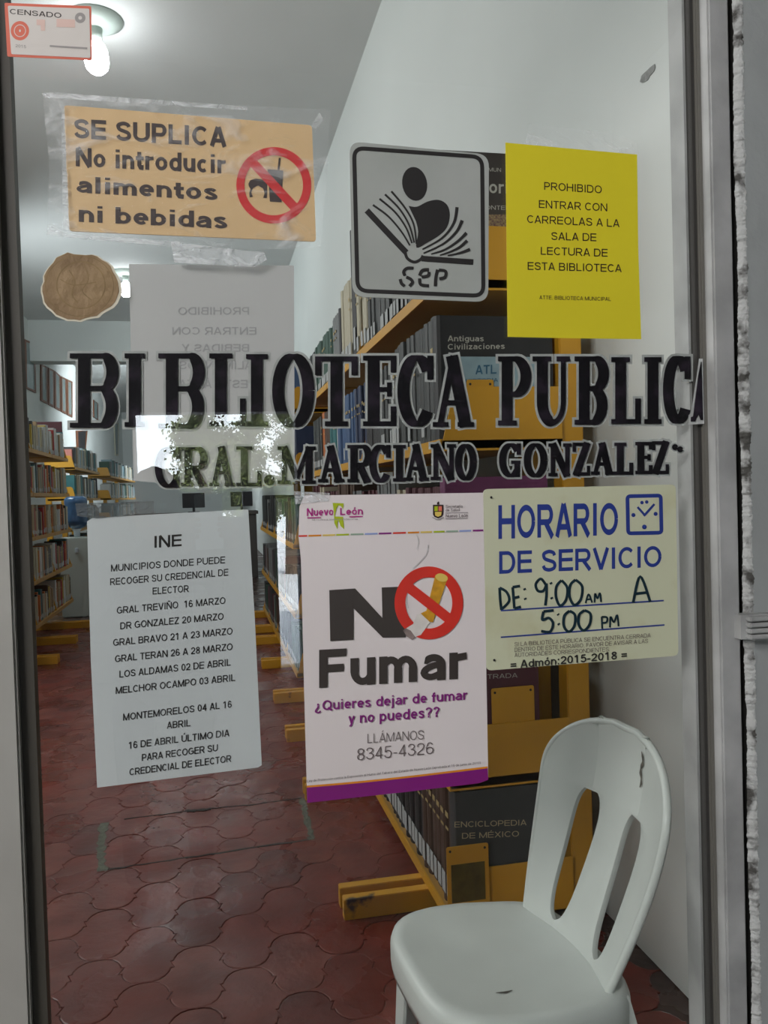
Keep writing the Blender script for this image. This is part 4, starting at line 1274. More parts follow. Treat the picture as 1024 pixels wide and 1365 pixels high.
def ordw(i):
    if i < 20: return ORD[i]
    tens = ['twenty', 'thirty', 'forty', 'fifty', 'sixty', 'seventy'][(i + 1) // 10 - 2]
    u = (i + 1) % 10
    return tens + ('-' + ORD[u - 1] if u else 'th') if u else {'twenty': 'twentieth', 'thirty': 'thirtieth', 'forty': 'fortieth', 'fifty': 'fiftieth', 'sixty': 'sixtieth', 'seventy': 'seventieth'}[tens]


def add_book(xs, s_, y, z, d, th, h, colour, label, group, detail=2, lean=0.0, sticker=False, band=False):
    o = bpy.data.objects.new('book', COV[0 if random.random() < 0.6 else 1])
    COL.objects.link(o)
    o.location = (xs, y if s_ > 0 else y + th, z)
    o.rotation_euler = (lean, 0, 0 if s_ > 0 else pi)
    o.scale = (d, th, h)
    o.material_slots[0].link = 'OBJECT'
    o.material_slots[0].material = BC[colour]
    props(o, label, 'book', group)
    if detail >= 1:
        for me, on in ((PAGE, True), (LAB, sticker), (BAND, band)):
            if on:
                c_ = bpy.data.objects.new(me.name, me)
                COL.objects.link(c_)
                c_.parent = o
    return o


SHN = ['bottom', 'second', 'middle', 'fourth', 'top']


def row(xs, s_, y0, y1, z, li, case, palette, hr, tr, maxind, seed, d=0.22, sticker=0.5, band=0.4, start=0, detail=1, jitter=0.012, bag=None, ymin=0.0):
    """one shelf of books from the end near the door"""
    random.seed(seed)
    y = y0
    i = 0
    run_c, run_n, run_h = None, 0, 0
    cnt = {}
    while y < y1:
        if run_n <= 0:
            run_c, run_n = random.choice(palette)
            run_n = max(1, int(run_n * random.uniform(0.6, 1.5)))
            run_h = random.uniform(*hr)
            run_t = random.uniform(*tr)
        run_n -= 1
        th = run_t * random.uniform(0.93, 1.07)
        if y + th > y1: break
        if case == 'encyclopedia':
            for e in bayR1[1:-1]:
                if y < e + 0.014 and y + th > e - 0.014: y = e + 0.014
        h = run_h * random.uniform(0.985, 1.0)
        dd = d * random.uniform(0.9, 1.0)
        x = xs + s_ * (0.012 + random.uniform(0, jitter))
        if i < maxind and y > ymin:
            k = cnt.get(run_c, 0)
            cnt[run_c] = k + 1
            add_book(x, s_, y, z + 0.0005, dd, th - 0.001, h, run_c, f'{ordw(k)} {run_c} book from the door end on the {SHN[li]} shelf of the {case} bookcase', f'books on the {case} bookcase', detail, sticker=random.random() < sticker, band=random.random() < band)
        else:
            bag.append((x, s_, y, z, dd, th, h, run_c))
        y += th + 0.0012
        i += 1
        if random.random() < 0.012: y += 0.03


def bag_build(bag, parent_case, label):
    names = sorted({b[7] for b in bag})
    v, f, mi = [], [], []
    for x, s_, y, z, d, th, h, c_ in bag:
        a, b = (x, x + s_ * d)
        n0 = len(f)
        box_data(min(a, b), max(a, b), y, y + th - 0.001, z + 0.0005, z + h, v, f)
        mi += [names.index(c_)] * (len(f) - n0)
        # sticker on the spine
        n0 = len(f)
        xx = x - s_ * 0.0006
        box_data(min(xx, x), max(xx, x), y + th * .15, y + th * .85, z + h * .08, z + h * .2, v, f)
        mi += [len(names)] * (len(f) - n0)
    me = mesh('book_row', v, f)
    for n in names: me.materials.append(BC[n])
    me.materials.append(M['sticker'])
    me.polygons.foreach_set('material_index', mi)
    o = link('book_row', me)
    props(o, label, 'books', None, 'stuff')


dark = [('black', 8), ('charcoal', 9), ('brown', 4), ('green', 4), ('maroon', 3), ('grey', 5)]
mixd = [('charcoal', 6), ('grey', 5), ('cream', 3), ('blue', 5), ('brown', 4), ('navy', 4), ('black', 5), ('white', 2), ('maroon', 2)]
light = [('cream', 4), ('tan', 3), ('white', 3), ('grey', 1), ('teal', 1), ('brown', 1), ('orange', 1), ('yellow', 1), ('cream', 2), ('black', 1), ('red', 1), ('tan', 2)]
far = [('teal', 2), ('grey', 3), ('white', 2), ('paleblue', 2), ('charcoal', 2), ('cream', 2), ('tan', 1), ('green', 1)]

T0 = YE + 0.014


def special(xoff, y, z, d, th, h, colour, label, lab=False):
    return add_book(XR + xoff, 1, y, z + 0.0005, d, th, h, colour, label, 'books facing out at the end of the encyclopedia bookcase', 1, sticker=lab)


def cover_text(book, s_, x0, x1, y0, y1, cap, Yc, m, bold=0.0):
    vv, ff = text_geo(s_, bold)
    xs = [q[0] for q in vv]
    a, b = min(xs), max(xs)
    inv = Matrix.Translation(book.location) @ Matrix.Diagonal((*book.scale, 1))
    inv = inv.inverted()
    out = []
    for x, y, lay in vv:
        t = (x - a) / (b - a)
        u = y / CAPH
        out.append(inv @ P(x0 + (x1 - x0) * t, y0 + (y1 - y0) * t - u * cap, Yc - lay * 1e-5))
    link('cover_lettering', mesh('cover_lettering', out, ff), m, book)


M['silver'] = mat('silver_lettering', (0.45, 0.44, 0.38), 0.5)
M['gold'] = mat('gold_lettering', (0.5, 0.42, 0.25), 0.5)
M['atlas'] = mat('atlas_print', (0.03, 0.12, 0.20), 0.5)
YB = T0 - 0.0008
# bottom shelf: encyclopedia
zb = LV_R[0]
hB = P(660, 1056, T0).z - zb + 0.012
hB = min(hB, LV_R[1] - 0.03 - zb - 0.006)
b = special(0.004, T0, zb, 0.30, 0.055, hB, 'charcoal', 'large dark encyclopedia lettered ENCICLOPEDIA DE MÉXICO facing out beside the chair')
cover_text(b, 'ENCICLOPEDIA', 606, 702, 1103, 1100, 7.5, YB, M['gold'])
cover_text(b, 'DE MÉXICO', 616, 692, 1118, 1115, 7.5, YB, M['gold'])
# second shelf
zb = LV_R[1]
b = special(0.01, T0, zb, 0.25, 0.05, 0.30, 'maroon', 'wine red illustrated encyclopedia facing out above the ENCICLOPEDIA DE MÉXICO volume')
cover_text(b, 'TRADA', 650, 690, 905, 903, 6, YB, M['silver'])
# middle shelf
zb = LV_R[2]
b = special(0.0, T0, zb, 0.30, 0.045, P(640, 636, T0).z - zb, 'purple', 'plum coloured book facing out just above the opening hours plaque')
# fourth shelf
zb = LV_R[3]
hA = P(700, 476, T0).z - zb
ba = special(0.03, T0, zb, 0.27, 0.02, hA, 'paleblue', 'pale blue atlas facing out in front of the dark Antiguas Civilizaciones book')
cover_text(ba, 'ATL', 634, 662, 499, 498, 12, YB, M['atlas'], 0.02)
cover_text(ba, 'HISTORIA', 621, 664, 510, 509, 5, YB, M['atlas'], 0.01)
hB = P(700, 420, T0).z - zb
b = special(0.004, T0 + 0.022, zb, 0.33, 0.045, min(hB, LV_R[4] - 0.035 - zb), 'black', 'tall black book lettered Antiguas Civilizaciones behind the pale blue atlas')
cover_text(b, 'Antiguas', 597, 645, 455, 455, 7.5, T0 + 0.0212, M['silver'], 0.02)
cover_text(b, 'Civilizaciones', 597, 673, 466, 465, 7.5, T0 + 0.0212, M['silver'], 0.02)
# top shelf
zb = LV_R[4]
hB = P(690, 206, T0).z - zb
b = special(0.0, T0, zb, 0.30, 0.04, hB, 'brown', 'tall dark book of contemporary titles facing out between the emblem sticker and the yellow notice')
b.material_slots[0].material = mat('cover_darkbrown', (0.045, 0.035, 0.03), 0.5)
cover_text(b, 'COMUN', 640, 668, 228, 229, 5, YB, M['silver'])
cover_text(b, 'Hori', 636, 677, 257, 258, 17, YB, M['silver'], 0.02)
cover_text(b, 'CONTEM', 640, 682, 279, 280, 5.5, YB, M['silver'])
inv = (Matrix.Translation(b.location) @ Matrix.Diagonal((*b.scale, 1))).inverted()
link('cover_picture', mesh('cover_picture', [inv @ P(x, y, YB) for x, y in ((620, 286), (690, 286), (690, 310), (620, 310))], [(0, 1, 2, 3)]), mat('mosaic_print', (0.36, 0.27, 0.12), 0.6, 0, 0, 60, col2=(0.12, 0.05, 0.05)), b)

bagR = []
B0 = T0 + 0.06
yend = 5.02
blk = [('black', 14), ('charcoal', 12)]
row(XR, 1, B0, yend, LV_R[0], 0, 'encyclopedia', [('black', 12), ('brown', 8), ('black', 9), ('charcoal', 8)], (0.34, 0.37), (0.040, 0.048), 26, 21, d=0.28, sticker=1.0, band=0.7, jitter=0.004, bag=bagR)
row(XR, 1, B0, yend, LV_R[1], 1, 'encyclopedia', [('maroon', 10), ('brown', 8), ('black', 6), ('green', 6)], (0.28, 0.33), (0.038, 0.046), 10, 22, d=0.25, bag=bagR)
row(XR, 1, B0, yend, LV_R[2], 2, 'encyclopedia', [('grey', 6), ('brown', 8), ('maroon', 8), ('cream', 3), ('grey', 4)], (0.33, 0.38), (0.034, 0.044), 12, 23, d=0.25, bag=bagR)
# fourth shelf by runs seen in the photograph
def runs(level, li, seq, y, case='encyclopedia', xs=XR, s_=1, d=0.25, maxind=400, sticker=0.4, band=0.5, bag=None):
    cnt = {}
    n = 0
    for colour, k, th, h in seq:
        for q in range(k):
            i = cnt.get(colour, 0)
            cnt[colour] = i + 1
            t_ = th * random.uniform(0.97, 1.03)
            x = xs + s_ * (0.012 + random.uniform(0, 0.005))
            hh = h * random.uniform(0.985, 1)
            for e in bayR1[1:-1]:
                if y < e + 0.014 and y + t_ > e - 0.014: y = e + 0.014
            if y + t_ > bayR1[-1] - 0.02: return y
            if n < maxind:
                add_book(x, s_, y, level + 0.0005, d, t_ - 0.001, hh, colour, f'{ordw(i)} {colour} book from the door end on the {SHN[li]} shelf of the {case} bookcase', f'books on the {case} bookcase', 1, sticker=random.random() < sticker, band=random.random() < band)
            else:
                bag.append((x, s_, y, level, d, t_, hh, colour))
            y += t_ + 0.001
            n += 1
    return y


random.seed(31)
runs(LV_R[3], 3, [('charcoal', 13, 0.040, 0.345), ('white', 2, 0.03, 0.33), ('charcoal', 5, 0.035, 0.31), ('black', 7, 0.04, 0.30), ('navy', 5, 0.035, 0.31), ('blue', 13, 0.036, 0.31), ('white', 2, 0.02, 0.3), ('teal', 4, 0.04, 0.30), ('brown', 5, 0.04, 0.30), ('orange', 2, 0.05, 0.31), ('charcoal', 8, 0.045, 0.30)], T0 + 0.072, maxind=58, bag=bagR)
random.seed(32)
runs(LV_R[4], 4, [('black', 6, 0.04, 0.30), ('charcoal', 20, 0.036, 0.27), ('cream', 3, 0.055, 0.34), ('black', 2, 0.05, 0.55), ('cream', 6, 0.045, 0.36), ('black', 2, 0.04, 0.30), ('grey', 4, 0.05, 0.29), ('green', 14, 0.045, 0.27), ('charcoal', 6, 0.05, 0.26)], T0 + 0.045, maxind=52, sticker=0.8, bag=bagR)
for li in range(5):
    for k, (y0, y1) in enumerate(((5.37, 6.19), (6.22, 7.09), (7.12, 7.99), (8.02, 8.73))):
        row(XR2, 1, y0, y1, LV_R[li], li, 'second', dark if li < 3 else mixd, (0.26, 0.33), (0.042, 0.055), 0, 50 + li * 7 + k, d=0.24, bag=bagR)
bag_build(bagR, None, 'rows of dark books filling the farther shelves in line with the encyclopedia bookcase')
bagL = []
for li in range(5):
    for k, (y0, y1) in enumerate(((6.32, 7.19), (7.22, 8.09), (8.12, 8.99))):
        row(-1.40, -1, y0, y1 - (0.07 if (li == 4 and k == 2) else 0), LV_A[li], li, 'novel' if False else ('long' if k else 'long'), light, (0.20, 0.27), (0.028, 0.045), 0 if k == 0 else 30, 80 + li * 5 + k, d=0.17, sticker=0.9, band=0.4, bag=bagL, start=k, ymin=7.7)
for li in range(5):
    row(-1.57, -1, 10.64, 12.85, LV_B[li], li, 'cooler-side', far, (0.24, 0.30), (0.05, 0.07), 0, 120 + li, d=0.17, bag=bagL)
    row(-1.60, -1, 14.64, 19.35, LV_B[li], li, 'farthest', far, (0.24, 0.30), (0.06, 0.09), 0, 140 + li, d=0.17, bag=bagL)
bag_build(bagL, None, 'rows of pale books on the distant bookcases along the picture wall')
# unique labels: the long bookcase restarts its count in each bay
seen = {}
for o in [q for q in COL.objects if q.get('category') == 'book']:
    l = o['label']
    if 'long bookcase' in l:
        colour = l.split()[1]
        key = (colour, l.split(' on the ')[1])
        k = seen.get(key, 0)
        seen[key] = k + 1
        o['label'] = f"{ordw(k)} {colour} book from the door end on the {l.split(' on the ')[1]}"
# large maroon book lying behind the top shelf of the long bookcase
add_book(-1.43, -1, 8.935, LV_A[4] + 0.0005, 0.28, 0.04, 0.38, 'maroon', 'tall maroon folder standing at the far end of the top shelf of the long bookcase', 'books on the long bookcase', 1)
add_book(-1.60, -1, 10.612, LV_B[4] + 0.0005, 0.16, 0.024, 0.22, 'pink', 'pink book facing out at the end of the bookcase behind the water cooler', 'books on the cooler-side bookcase', 1)

# yellow steel bookends with plates in front of the outward-facing books
def bookend(x0, x1, yt, zb, label, plate=None, front=False):
    Yf = (YE - 0.012) if front else (YE + 0.0095)
    a, b = P(x0, yt, Yf), P(x1, yt, Yf)
    x0w, x1w, zt = a.x, b.x, a.z
    t = empty('bookend', ((x0w + x1w) / 2, Yf, zb))
    props(t, label, 'bookend', 'yellow bookends on the encyclopedia bookcase')
    w, h = (x1w - x0w) / 2, zt - zb
    prism('upright_plate', [Vector((x, 0, z)) for x, z in rounded([(-w, 0), (w, 0), (w, h), (-w, h)], 0.006, 3)], (0, 1, 0), 0.002, M['yellow'], t)
    for q in (-1, 1):
        v, f = lathe_data([(0.0035, 0), (0.0035, 0.001)], 8)
        v = [(q * (w - 0.01) + x, -0.001 + z, h - 0.012 + y) for x, y, z in v]
        link('rivet_hole', mesh('rivet_hole', v, f), M['gap'], t)
    if plate:
        box('dark_reflection', -w * 0.8, w * 0.8, -0.0018, 0.0, h * plate[0], h * plate[1], mat('painted_reflection', (0.13, 0.10, 0.02), 0.3, 0, 0.5, 30), t)  # dark reflection on the bookend, put in as a coloured panel
    box('base_plate', -w, w, 0.0, 0.004, 0, 0.002, M['yellow'], t)
    return t


bookend(595, 651, 1130, LV_R[0] - 0.026, 'yellow steel bookend with a painted dark reflection below the ENCICLOPEDIA DE MÉXICO title', (0.38, 0.80), True)
bookend(655, 712, 918, LV_R[1] + 0.0005, 'yellow steel bookend before the wine red illustrated encyclopedia')
bookend(622, 658, 506, LV_R[3] + 0.0005, 'yellow steel bookend before the pale blue atlas')

# ------------------------------------------------------------------ white plastic chair
def backx(q, y):
    return 0.128 + 0.135 * sin(q * pi / 2) - 0.048 * (abs(y) / 0.195) ** 2 + 0.018 * (1 - q) ** 3


def make_chair():
    t = empty('plastic_chair', (0.488, 1.385, 0), radians(5))
    props(t, 'white plastic chair without arms, its back against the yellow bookcase side', 'chair')
    # local frame: front = -x, width along y
    # seat: D-shaped, slightly dished
    n = 48
    zs = 0.435
    half = 0.195
    out = []
    for i in range(n):
        a = 2 * pi * i / n
        ex = 0.62 if cos(a) < 0 else 0.35
        cx = abs(cos(a)) ** ex * (1 if cos(a) > 0 else -1)
        cy = abs(sin(a)) ** 0.55 * (1 if sin(a) > 0 else -1)
        out.append((0.180 * cx, half * cy * (1 - 0.10 * (cx > 0) * cx)))
    v, f = [], []
    rings = [(0.25, -0.014), (0.5, -0.011), (0.72, -0.006), (0.88, -0.001), (0.95, 0.0), (0.985, -0.004), (1.0, -0.014), (1.0, -0.045), (0.985, -0.06)]
    for r, dz in rings:
        for x, y in out:
            edge = -0.010 * max(0, -x / 0.185) ** 3
            v.append((x * r, y * r, zs + dz + edge * r - 0.03 * (x * r + 0.185) / 0.37))
    for j in range(len(rings) - 1):
        for i in range(n):
            f.append((j * n + i, j * n + (i + 1) % n, (j + 1) * n + (i + 1) % n, (j + 1) * n + i))
    v.append((0, 0, zs - 0.015 - 0.015))
    for i in range(n):
        f.append((len(v) - 1, (i + 1) % n, i))
    o = link('seat', mesh('seat', v, f), M['chair'], t)
    smooth(o)
    md = o.modifiers.new('solid', 'SOLIDIFY'); md.thickness = 0.004; md.offset = -1
    # back: one curved shell with two keyhole openings
    rows_ = 56
    v, f = [], []
    lines = []
    for j in range(rows_ + 1):
        q = j / rows_
        wd = 0.148 + 0.056 * sin(pi * min(1, q / 0.8) * 0.5)
        if q > 0.66: wd *= math.sqrt(max(0.0, 1 - ((q - 0.66) / 0.345) ** 2.4))
        wd = max(wd, 0.03)
        lo_, hi_ = 0.035, 0.66
        g = 0.0
        if lo_ < q < hi_:
            k = (q - lo_) / (hi_ - lo_)
            g = math.sqrt(max(0, 1 - abs(2 * k - 1) ** 4.5)) * (0.72 + 0.38 * k) 
        mid = 0.030 + 0.042 + 0.006 * q
        hw_ = 0.036 * g
        cols = [-wd, -wd * 0.985, -(wd * 0.5 + (mid + hw_) * 0.5), -(mid + hw_), -(mid - hw_), -(mid - hw_) * 0.5, 0.0]
        cols = cols + [-c_ for c_ in reversed(cols[:-1])]
        lines.append((q, wd, cols, g > 0.02))
    nc = len(lines[0][2])
    for q, wd, cols, _ in lines:
        for y in cols:
            x = backx(q, y)
            v.append((x, y, 0.405 + 0.392 * q))
    for j in range(rows_):
        hole = lines[j][3] and lines[j + 1][3]
        for i in range(nc - 1):
            if hole and i in (3, 8 + 0): continue
            f.append((j * nc + i, j * nc + i + 1, (j + 1) * nc + i + 1, (j + 1) * nc + i))
    o = link('backrest', mesh('backrest', v, f), M['chair'], t)
    smooth(o)
    md = o.modifiers.new('solid', 'SOLIDIFY'); md.thickness = 0.011; md.offset = 0
    md = o.modifiers.new('bev', 'BEVEL'); md.width = 0.003; md.segments = 2; md.limit_method = 'ANGLE'
    # rolled rim along the edge of the back
    rim = [(lines[j][2][0], j) for j in range(rows_ + 1)] + [(lines[j][2][-1], j) for j in range(rows_, -1, -1)]
    pv = []
    for y, j in rim:
        q = lines[j][0]
        pv.append(Vector((backx(q, y) + 0.001, y, 0.405 + 0.392 * q)))
    link_tube('back_rim', pv, 0.0075, M['chair'], t)
    # scuffs
    for (y, q, s1, s2) in ((-0.052, 0.80, 0.006, 0.055),):
        pass
    # legs, splayed and tapered with a folded section
    for sx, sy in ((-1, -1), (-1, 1), (1, -1), (1, 1)):
        top = Vector((-0.132 if sx < 0 else 0.140, sy * 0.150, 0.405 if sx > 0 else 0.420))
        bot = Vector((-0.150 if sx < 0 else 0.245, sy * 0.175, 0))
        v, f = [], []
        for k in range(7):
            q = k / 6
            p = top.lerp(bot, q)
            w = 0.034 - 0.012 * q
            # L-shaped section open towards the inside
            for dx, dy in ((0, 0), (-sx * w * 1.5, 0), (-sx * w * 1.5, -sy * 0.006), (-sx * 0.006, -sy * 0.006), (-sx * 0.006, -sy * w * 1.5), (0, -sy * w * 1.5)):
                v.append((p.x + dx + sx * 0.012, p.y + dy + sy * 0.012, p.z))
        for k in range(6):
            for i in range(6):
                f.append((k * 6 + i, k * 6 + (i + 1) % 6, (k + 1) * 6 + (i + 1) % 6, (k + 1) * 6 + i))
        f += [tuple(range(6)), tuple(range(41, 35, -1))]
        me = mesh('leg', v, f)
        bm = bmesh.new(); bm.from_mesh(me); bmesh.ops.recalc_face_normals(bm, faces=bm.faces[:]); bm.to_mesh(me); bm.free()
        link('leg', me, M['chair'], t)
    # dark scuffs on the plastic
    def scuff(pts, w):
        A, B = ribbon([(p[0], p[1]) for p in pts], w)
        n_ = len(pts)
        v = [(A[i][0], A[i][1], pts[i][2]) for i in range(n_)] + [(B[i][0], B[i][1], pts[i][2]) for i in range(n_)]
        link('scuff', mesh('scuff', v, [(i, i + 1, n_ + i + 1, n_ + i) for i in range(n_ - 1)]), M['scuff'], t)
    scuff([(-0.06, -0.10, 0.4195), (-0.045, -0.103, 0.4185), (-0.03, -0.10, 0.4175)], [0.002, 0.006, 0.002])
    pts = []
    for k in range(9):
        q = 0.78 + 0.16 * k / 8
        y = -0.070 - 0.012 * sin(k * 1.3) * 0.3
        pts.append(Vector((backx(q, y) - 0.0068, y, 0.405 + 0.392 * q)))
    wv = [0.002, 0.006, 0.003, 0.008, 0.004, 0.009, 0.004, 0.006, 0.002]
    link('scuff', mesh('scuff', [p + Vector((0, w / 2, 0)) for p, w in zip(pts, wv)] + [p - Vector((0, w / 2, 0)) for p, w in zip(pts, wv)], [(i, i + 1, 10 + i, 9 + i) for i in range(8)]), M['scuff'], t)
    return t


def link_tube(name, pts, r, m, parent, n=8):
    v, f = [], []
    k = len(pts)
    for i, p in enumerate(pts):
        d = (pts[min(k - 1, i + 1)] - pts[max(0, i - 1)]).normalized()
        a = d.cross(Vector((1, 0, 0.01))).normalized()
        b = d.cross(a).normalized()
        for j in range(n):
            t_ = 2 * pi * j / n
            v.append(p + (a * cos(t_) + b * sin(t_)) * r)
    for i in range(k - 1):
        for j in range(n):
            f.append((i * n + j, i * n + (j + 1) % n, (i + 1) * n + (j + 1) % n, (i + 1) * n + j))
    f += [tuple(range(n - 1, -1, -1)), tuple((k - 1) * n + j for j in range(n))]
    o = link(name, mesh(name, v, f), m, parent)
    smooth(o)
    return o


make_chair()

# ------------------------------------------------------------------ pictures on the wall behind the long bookcase
def picture(corners, label, m_in, m_fr=None, group=None, th=0.02, fw=0.14):
    w = [PX(x, y, LX + 0.002 + th) for x, y in corners]
    c = sum(w, Vector()) / 4
    t = empty('picture_frame', c)
    props(t, label, 'picture', group)
    w = [p - c for p in w]
    cc = Vector((0, 0, 0))
    k = fw
    wi = []
    for p in w:
        wi.append(Vector((p.x, p.y * (1 - 2 * k), p.z * (1 - k * 0.5))))
    v = w + wi + [p + Vector((-th, 0, 0)) for p in w]
    f = [(i, (i + 1) % 4, 4 + (i + 1) % 4, 4 + i) for i in range(4)] + [(i, 8 + i, 8 + (i + 1) % 4, (i + 1) % 4) for i in range(4)]
    link('frame', mesh('frame', v, f), m_fr or M['wood'], t)
    link('print', mesh('print', [p + Vector((-0.006, 0, 0)) for p in wi], [(0, 1, 2, 3)]), m_in, t)


picture([(33, 452), (47, 458), (48.5, 524), (34, 517)], 'largest framed picture high on the wall above the long bookcase', M['picture'], fw=0.16)
xs = [55, 65, 73.5, 82, 90, 98]
for i in range(5):
    a, b = xs[i], xs[i + 1] - 1.2
    tp = lambda x: 485 + (x - 55) * 0.50 + (3 if x > 76 else 0)
    bt = lambda x: 534 + (x - 55) * 0.54
    picture([(a, tp(a)), (b, tp(b)), (b, bt(b)), (a, bt(a))], f'{ORD[i]} of five narrow framed pictures stepping down the wall beneath the beam', M['picture'], None, 'row of narrow framed pictures', fw=0.22)
picture([(117, 526), (123, 531), (123, 556), (117, 551)], 'small dark framed picture farther along the wall, nearer the beam', M['picture'], None, 'far framed pictures')
picture([(125, 533), (131, 538), (131, 560), (125, 556)], 'small dark framed picture farther along the wall, nearer the narrow white frame', M['picture'], None, 'far framed pictures')
picture([(102, 574), (117, 574), (114, 606), (103, 598)], 'dark leaning picture above the books behind the water cooler', M['monitor'], None)
picture([(152, 562), (158.5, 564), (158, 608), (154, 607)], 'tall narrow white frame hanging over the farthest bookcase', M['picture'], M['whitewood'], fw=0.2)

# ------------------------------------------------------------------ ceiling lamps
def lamp(x, y, label):
    t = empty('ceiling_lamp', (x, y, CZ))
    props(t, label, 'lamp', 'ceiling lamps of the reading room')
    v, f = lathe_data([(0.0, -0.055), (0.05, -0.055), (0.10, -0.045), (0.16, -0.012), (0.165, 0.0)], 28)
    o = link('canopy', mesh('canopy', v, f), M['canopy'], t); smooth(o)
    v, f = lathe_data([(0.035, -0.14), (0.04, -0.055)], 18)
    o = link('lamp_holder', mesh('lamp_holder', v, f), M['canopy'], t); smooth(o)
    v, f = lathe_data([(0.001, -0.325), (0.04, -0.315), (0.064, -0.29), (0.072, -0.25), (0.066, -0.19), (0.05, -0.15), (0.034, -0.138)], 22)
    o = link('bulb', mesh('bulb', v, f), M['bulb'], t); smooth(o)


p1 = PZ(127, 26, CZ)
p2 = PZ(167, 362, CZ)
lamp(p1.x, p1.y, 'glowing bulb on a round ceiling plate beside the census sticker')
lamp(p2.x, p2.y, 'second glowing ceiling lamp, seen beside the round brown seal')
lamp(0.02, 8.0, 'ceiling lamp hidden behind the cream food and drink plaque, glinting on the floor')
lamp(0.0, 13.5, 'ceiling lamp before the beam, behind the mirrored-print sheet')

# ------------------------------------------------------------------ water cooler
t = empty('water_cooler', (-1.42, 9.55, 0))
props(t, 'pale water cooler cabinet with an upturned blue jug past the long bookcase', 'water cooler')
box('cabinet', -0.16, 0.16, -0.15, 0.15, 0, 0.86, M['cooler'], t, 0.01)
box('tap', 0.0, 0.03, -0.19, -0.15, 0.70, 0.75, M['jugcap'], t, 0.004)
v, f = lathe_data([(0.03, 0.86), (0.035, 0.93), (0.06, 0.96)], 18)
o = link('jug_neck', mesh('jug_neck', v, f), M['jugcap'], t); smooth(o)
v, f = lathe_data([(0.05, 0.95), (0.11, 1.0), (0.122, 1.05), (0.116, 1.10), (0.122, 1.14), (0.116, 1.19), (0.122, 1.24), (0.118, 1.28), (0.09, 1.31)], 26)
o = link('water_jug', mesh('water_jug', v, f), M['jug'], t); smooth(o)

# reception desk with a monitor in the distance
t = empty('reading_desk', (-0.25, 13.2, 0))
props(t, 'dark desk across the far part of the room, behind the INE notice', 'desk')
box('desk_top', -1.0, 1.0, -0.35, 0.35, 0.98, 1.03, M['desk'], t, 0.004)
box('front_panel', -0.97, 0.97, -0.30, -0.27, 0.0, 0.98, M['desk'], t)
for x in (-0.97, 0.94):
    box('side_panel', x, x + 0.03, -0.27, 0.32, 0, 0.98, M['desk'], t)
for k, x in enumerate((P(258, 665, 13.2).x, P(322, 665, 13.2).x)):
    t = empty('computer_monitor', (x, 13.2, 1.03))
    props(t, ['black monitor on the distant desk, nearer the picture wall', 'black monitor on the distant desk, nearer the yellow bookcases'][k], 'monitor', 'monitors on the distant desk')
    box('screen', -0.17, 0.17, -0.02, 0.02, 0.07, 0.30, M['monitor'], t, 0.005)
    box('stand', -0.02, 0.02, -0.015, 0.015, 0.0, 0.08, M['monitor'], t)
    box('stand_base', -0.09, 0.09, -0.06, 0.06, 0.0, 0.012, M['monitor'], t)

# ------------------------------------------------------------------ outside, behind the camera: porch, courtyard, tree (seen mirrored in the pane)
pv = lambda px, py, Yv: P(px, py, Yv)            # point of the mirrored world, Yv = 2*YG - Y
YW = -3.75
VW = 2 * YG - YW
xa, xb = pv(180, 620, VW).x, pv(396, 620, VW).x
zt = pv(290, 549, VW).z
zl = pv(290, 655, VW).z
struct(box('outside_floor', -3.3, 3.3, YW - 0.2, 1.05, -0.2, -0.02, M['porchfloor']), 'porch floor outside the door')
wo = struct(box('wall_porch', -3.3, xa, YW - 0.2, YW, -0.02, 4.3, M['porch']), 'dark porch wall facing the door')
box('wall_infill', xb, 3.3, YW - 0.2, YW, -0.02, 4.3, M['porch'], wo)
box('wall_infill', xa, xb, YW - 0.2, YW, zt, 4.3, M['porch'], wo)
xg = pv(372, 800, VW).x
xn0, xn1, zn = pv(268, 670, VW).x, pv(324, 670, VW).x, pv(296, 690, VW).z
box('reflection_block', xa, xn0, YW - 0.15, YW, -0.02, zl, M['porch'], wo)  # added low blocks, shaped to leave only strips of bright paving mirrored
box('reflection_block', xn1, xg, YW - 0.15, YW, -0.02, zl, M['porch'], wo)
box('reflection_block', xn0, xn1, YW - 0.15, YW, -0.02, zn, M['porch'], wo)
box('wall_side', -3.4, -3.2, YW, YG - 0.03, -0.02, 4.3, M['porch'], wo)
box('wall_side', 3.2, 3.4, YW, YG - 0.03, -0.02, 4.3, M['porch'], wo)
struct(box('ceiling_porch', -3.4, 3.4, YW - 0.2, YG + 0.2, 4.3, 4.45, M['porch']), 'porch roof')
struct(box('outside_ground', -14, 14, -26, YW - 0.2, -0.25, -0.03, M['pave']), 'sunlit courtyard paving')


def tree(x, y, h, r, label, seed, n=2600):
    random.seed(seed)
    t = empty('tree', (x, y, -0.03))
    props(t, label, 'tree', 'courtyard trees')
    v, f = lathe_data([(0.16, 0), (0.11, h * 0.3), (0.08, h * 0.6)], 10)
    link('trunk', mesh('trunk', v, f), M['bark'], t)
    v, f = [], []
    cl_ = [Vector((random.gauss(0, r * .45), random.gauss(0, r * .4), h * random.uniform(0.28, 0.95))) for _ in range(26)]
    for i in range(n):
        c_ = random.choice(cl_) + Vector([random.gauss(0, r * 0.16) for _ in range(3)])
        a = Vector([random.gauss(0, 1) for _ in range(3)]).normalized() * 0.032
        b_ = a.orthogonal().normalized() * 0.02
        k = len(v)
        v += [c_ - a, c_ + b_, c_ + a, c_ - b_]
        f.append((k, k + 1, k + 2, k + 3))
    o = link('foliage', mesh('foliage', v, f), M['leaf'], t)
    o['kind'] = 'stuff'


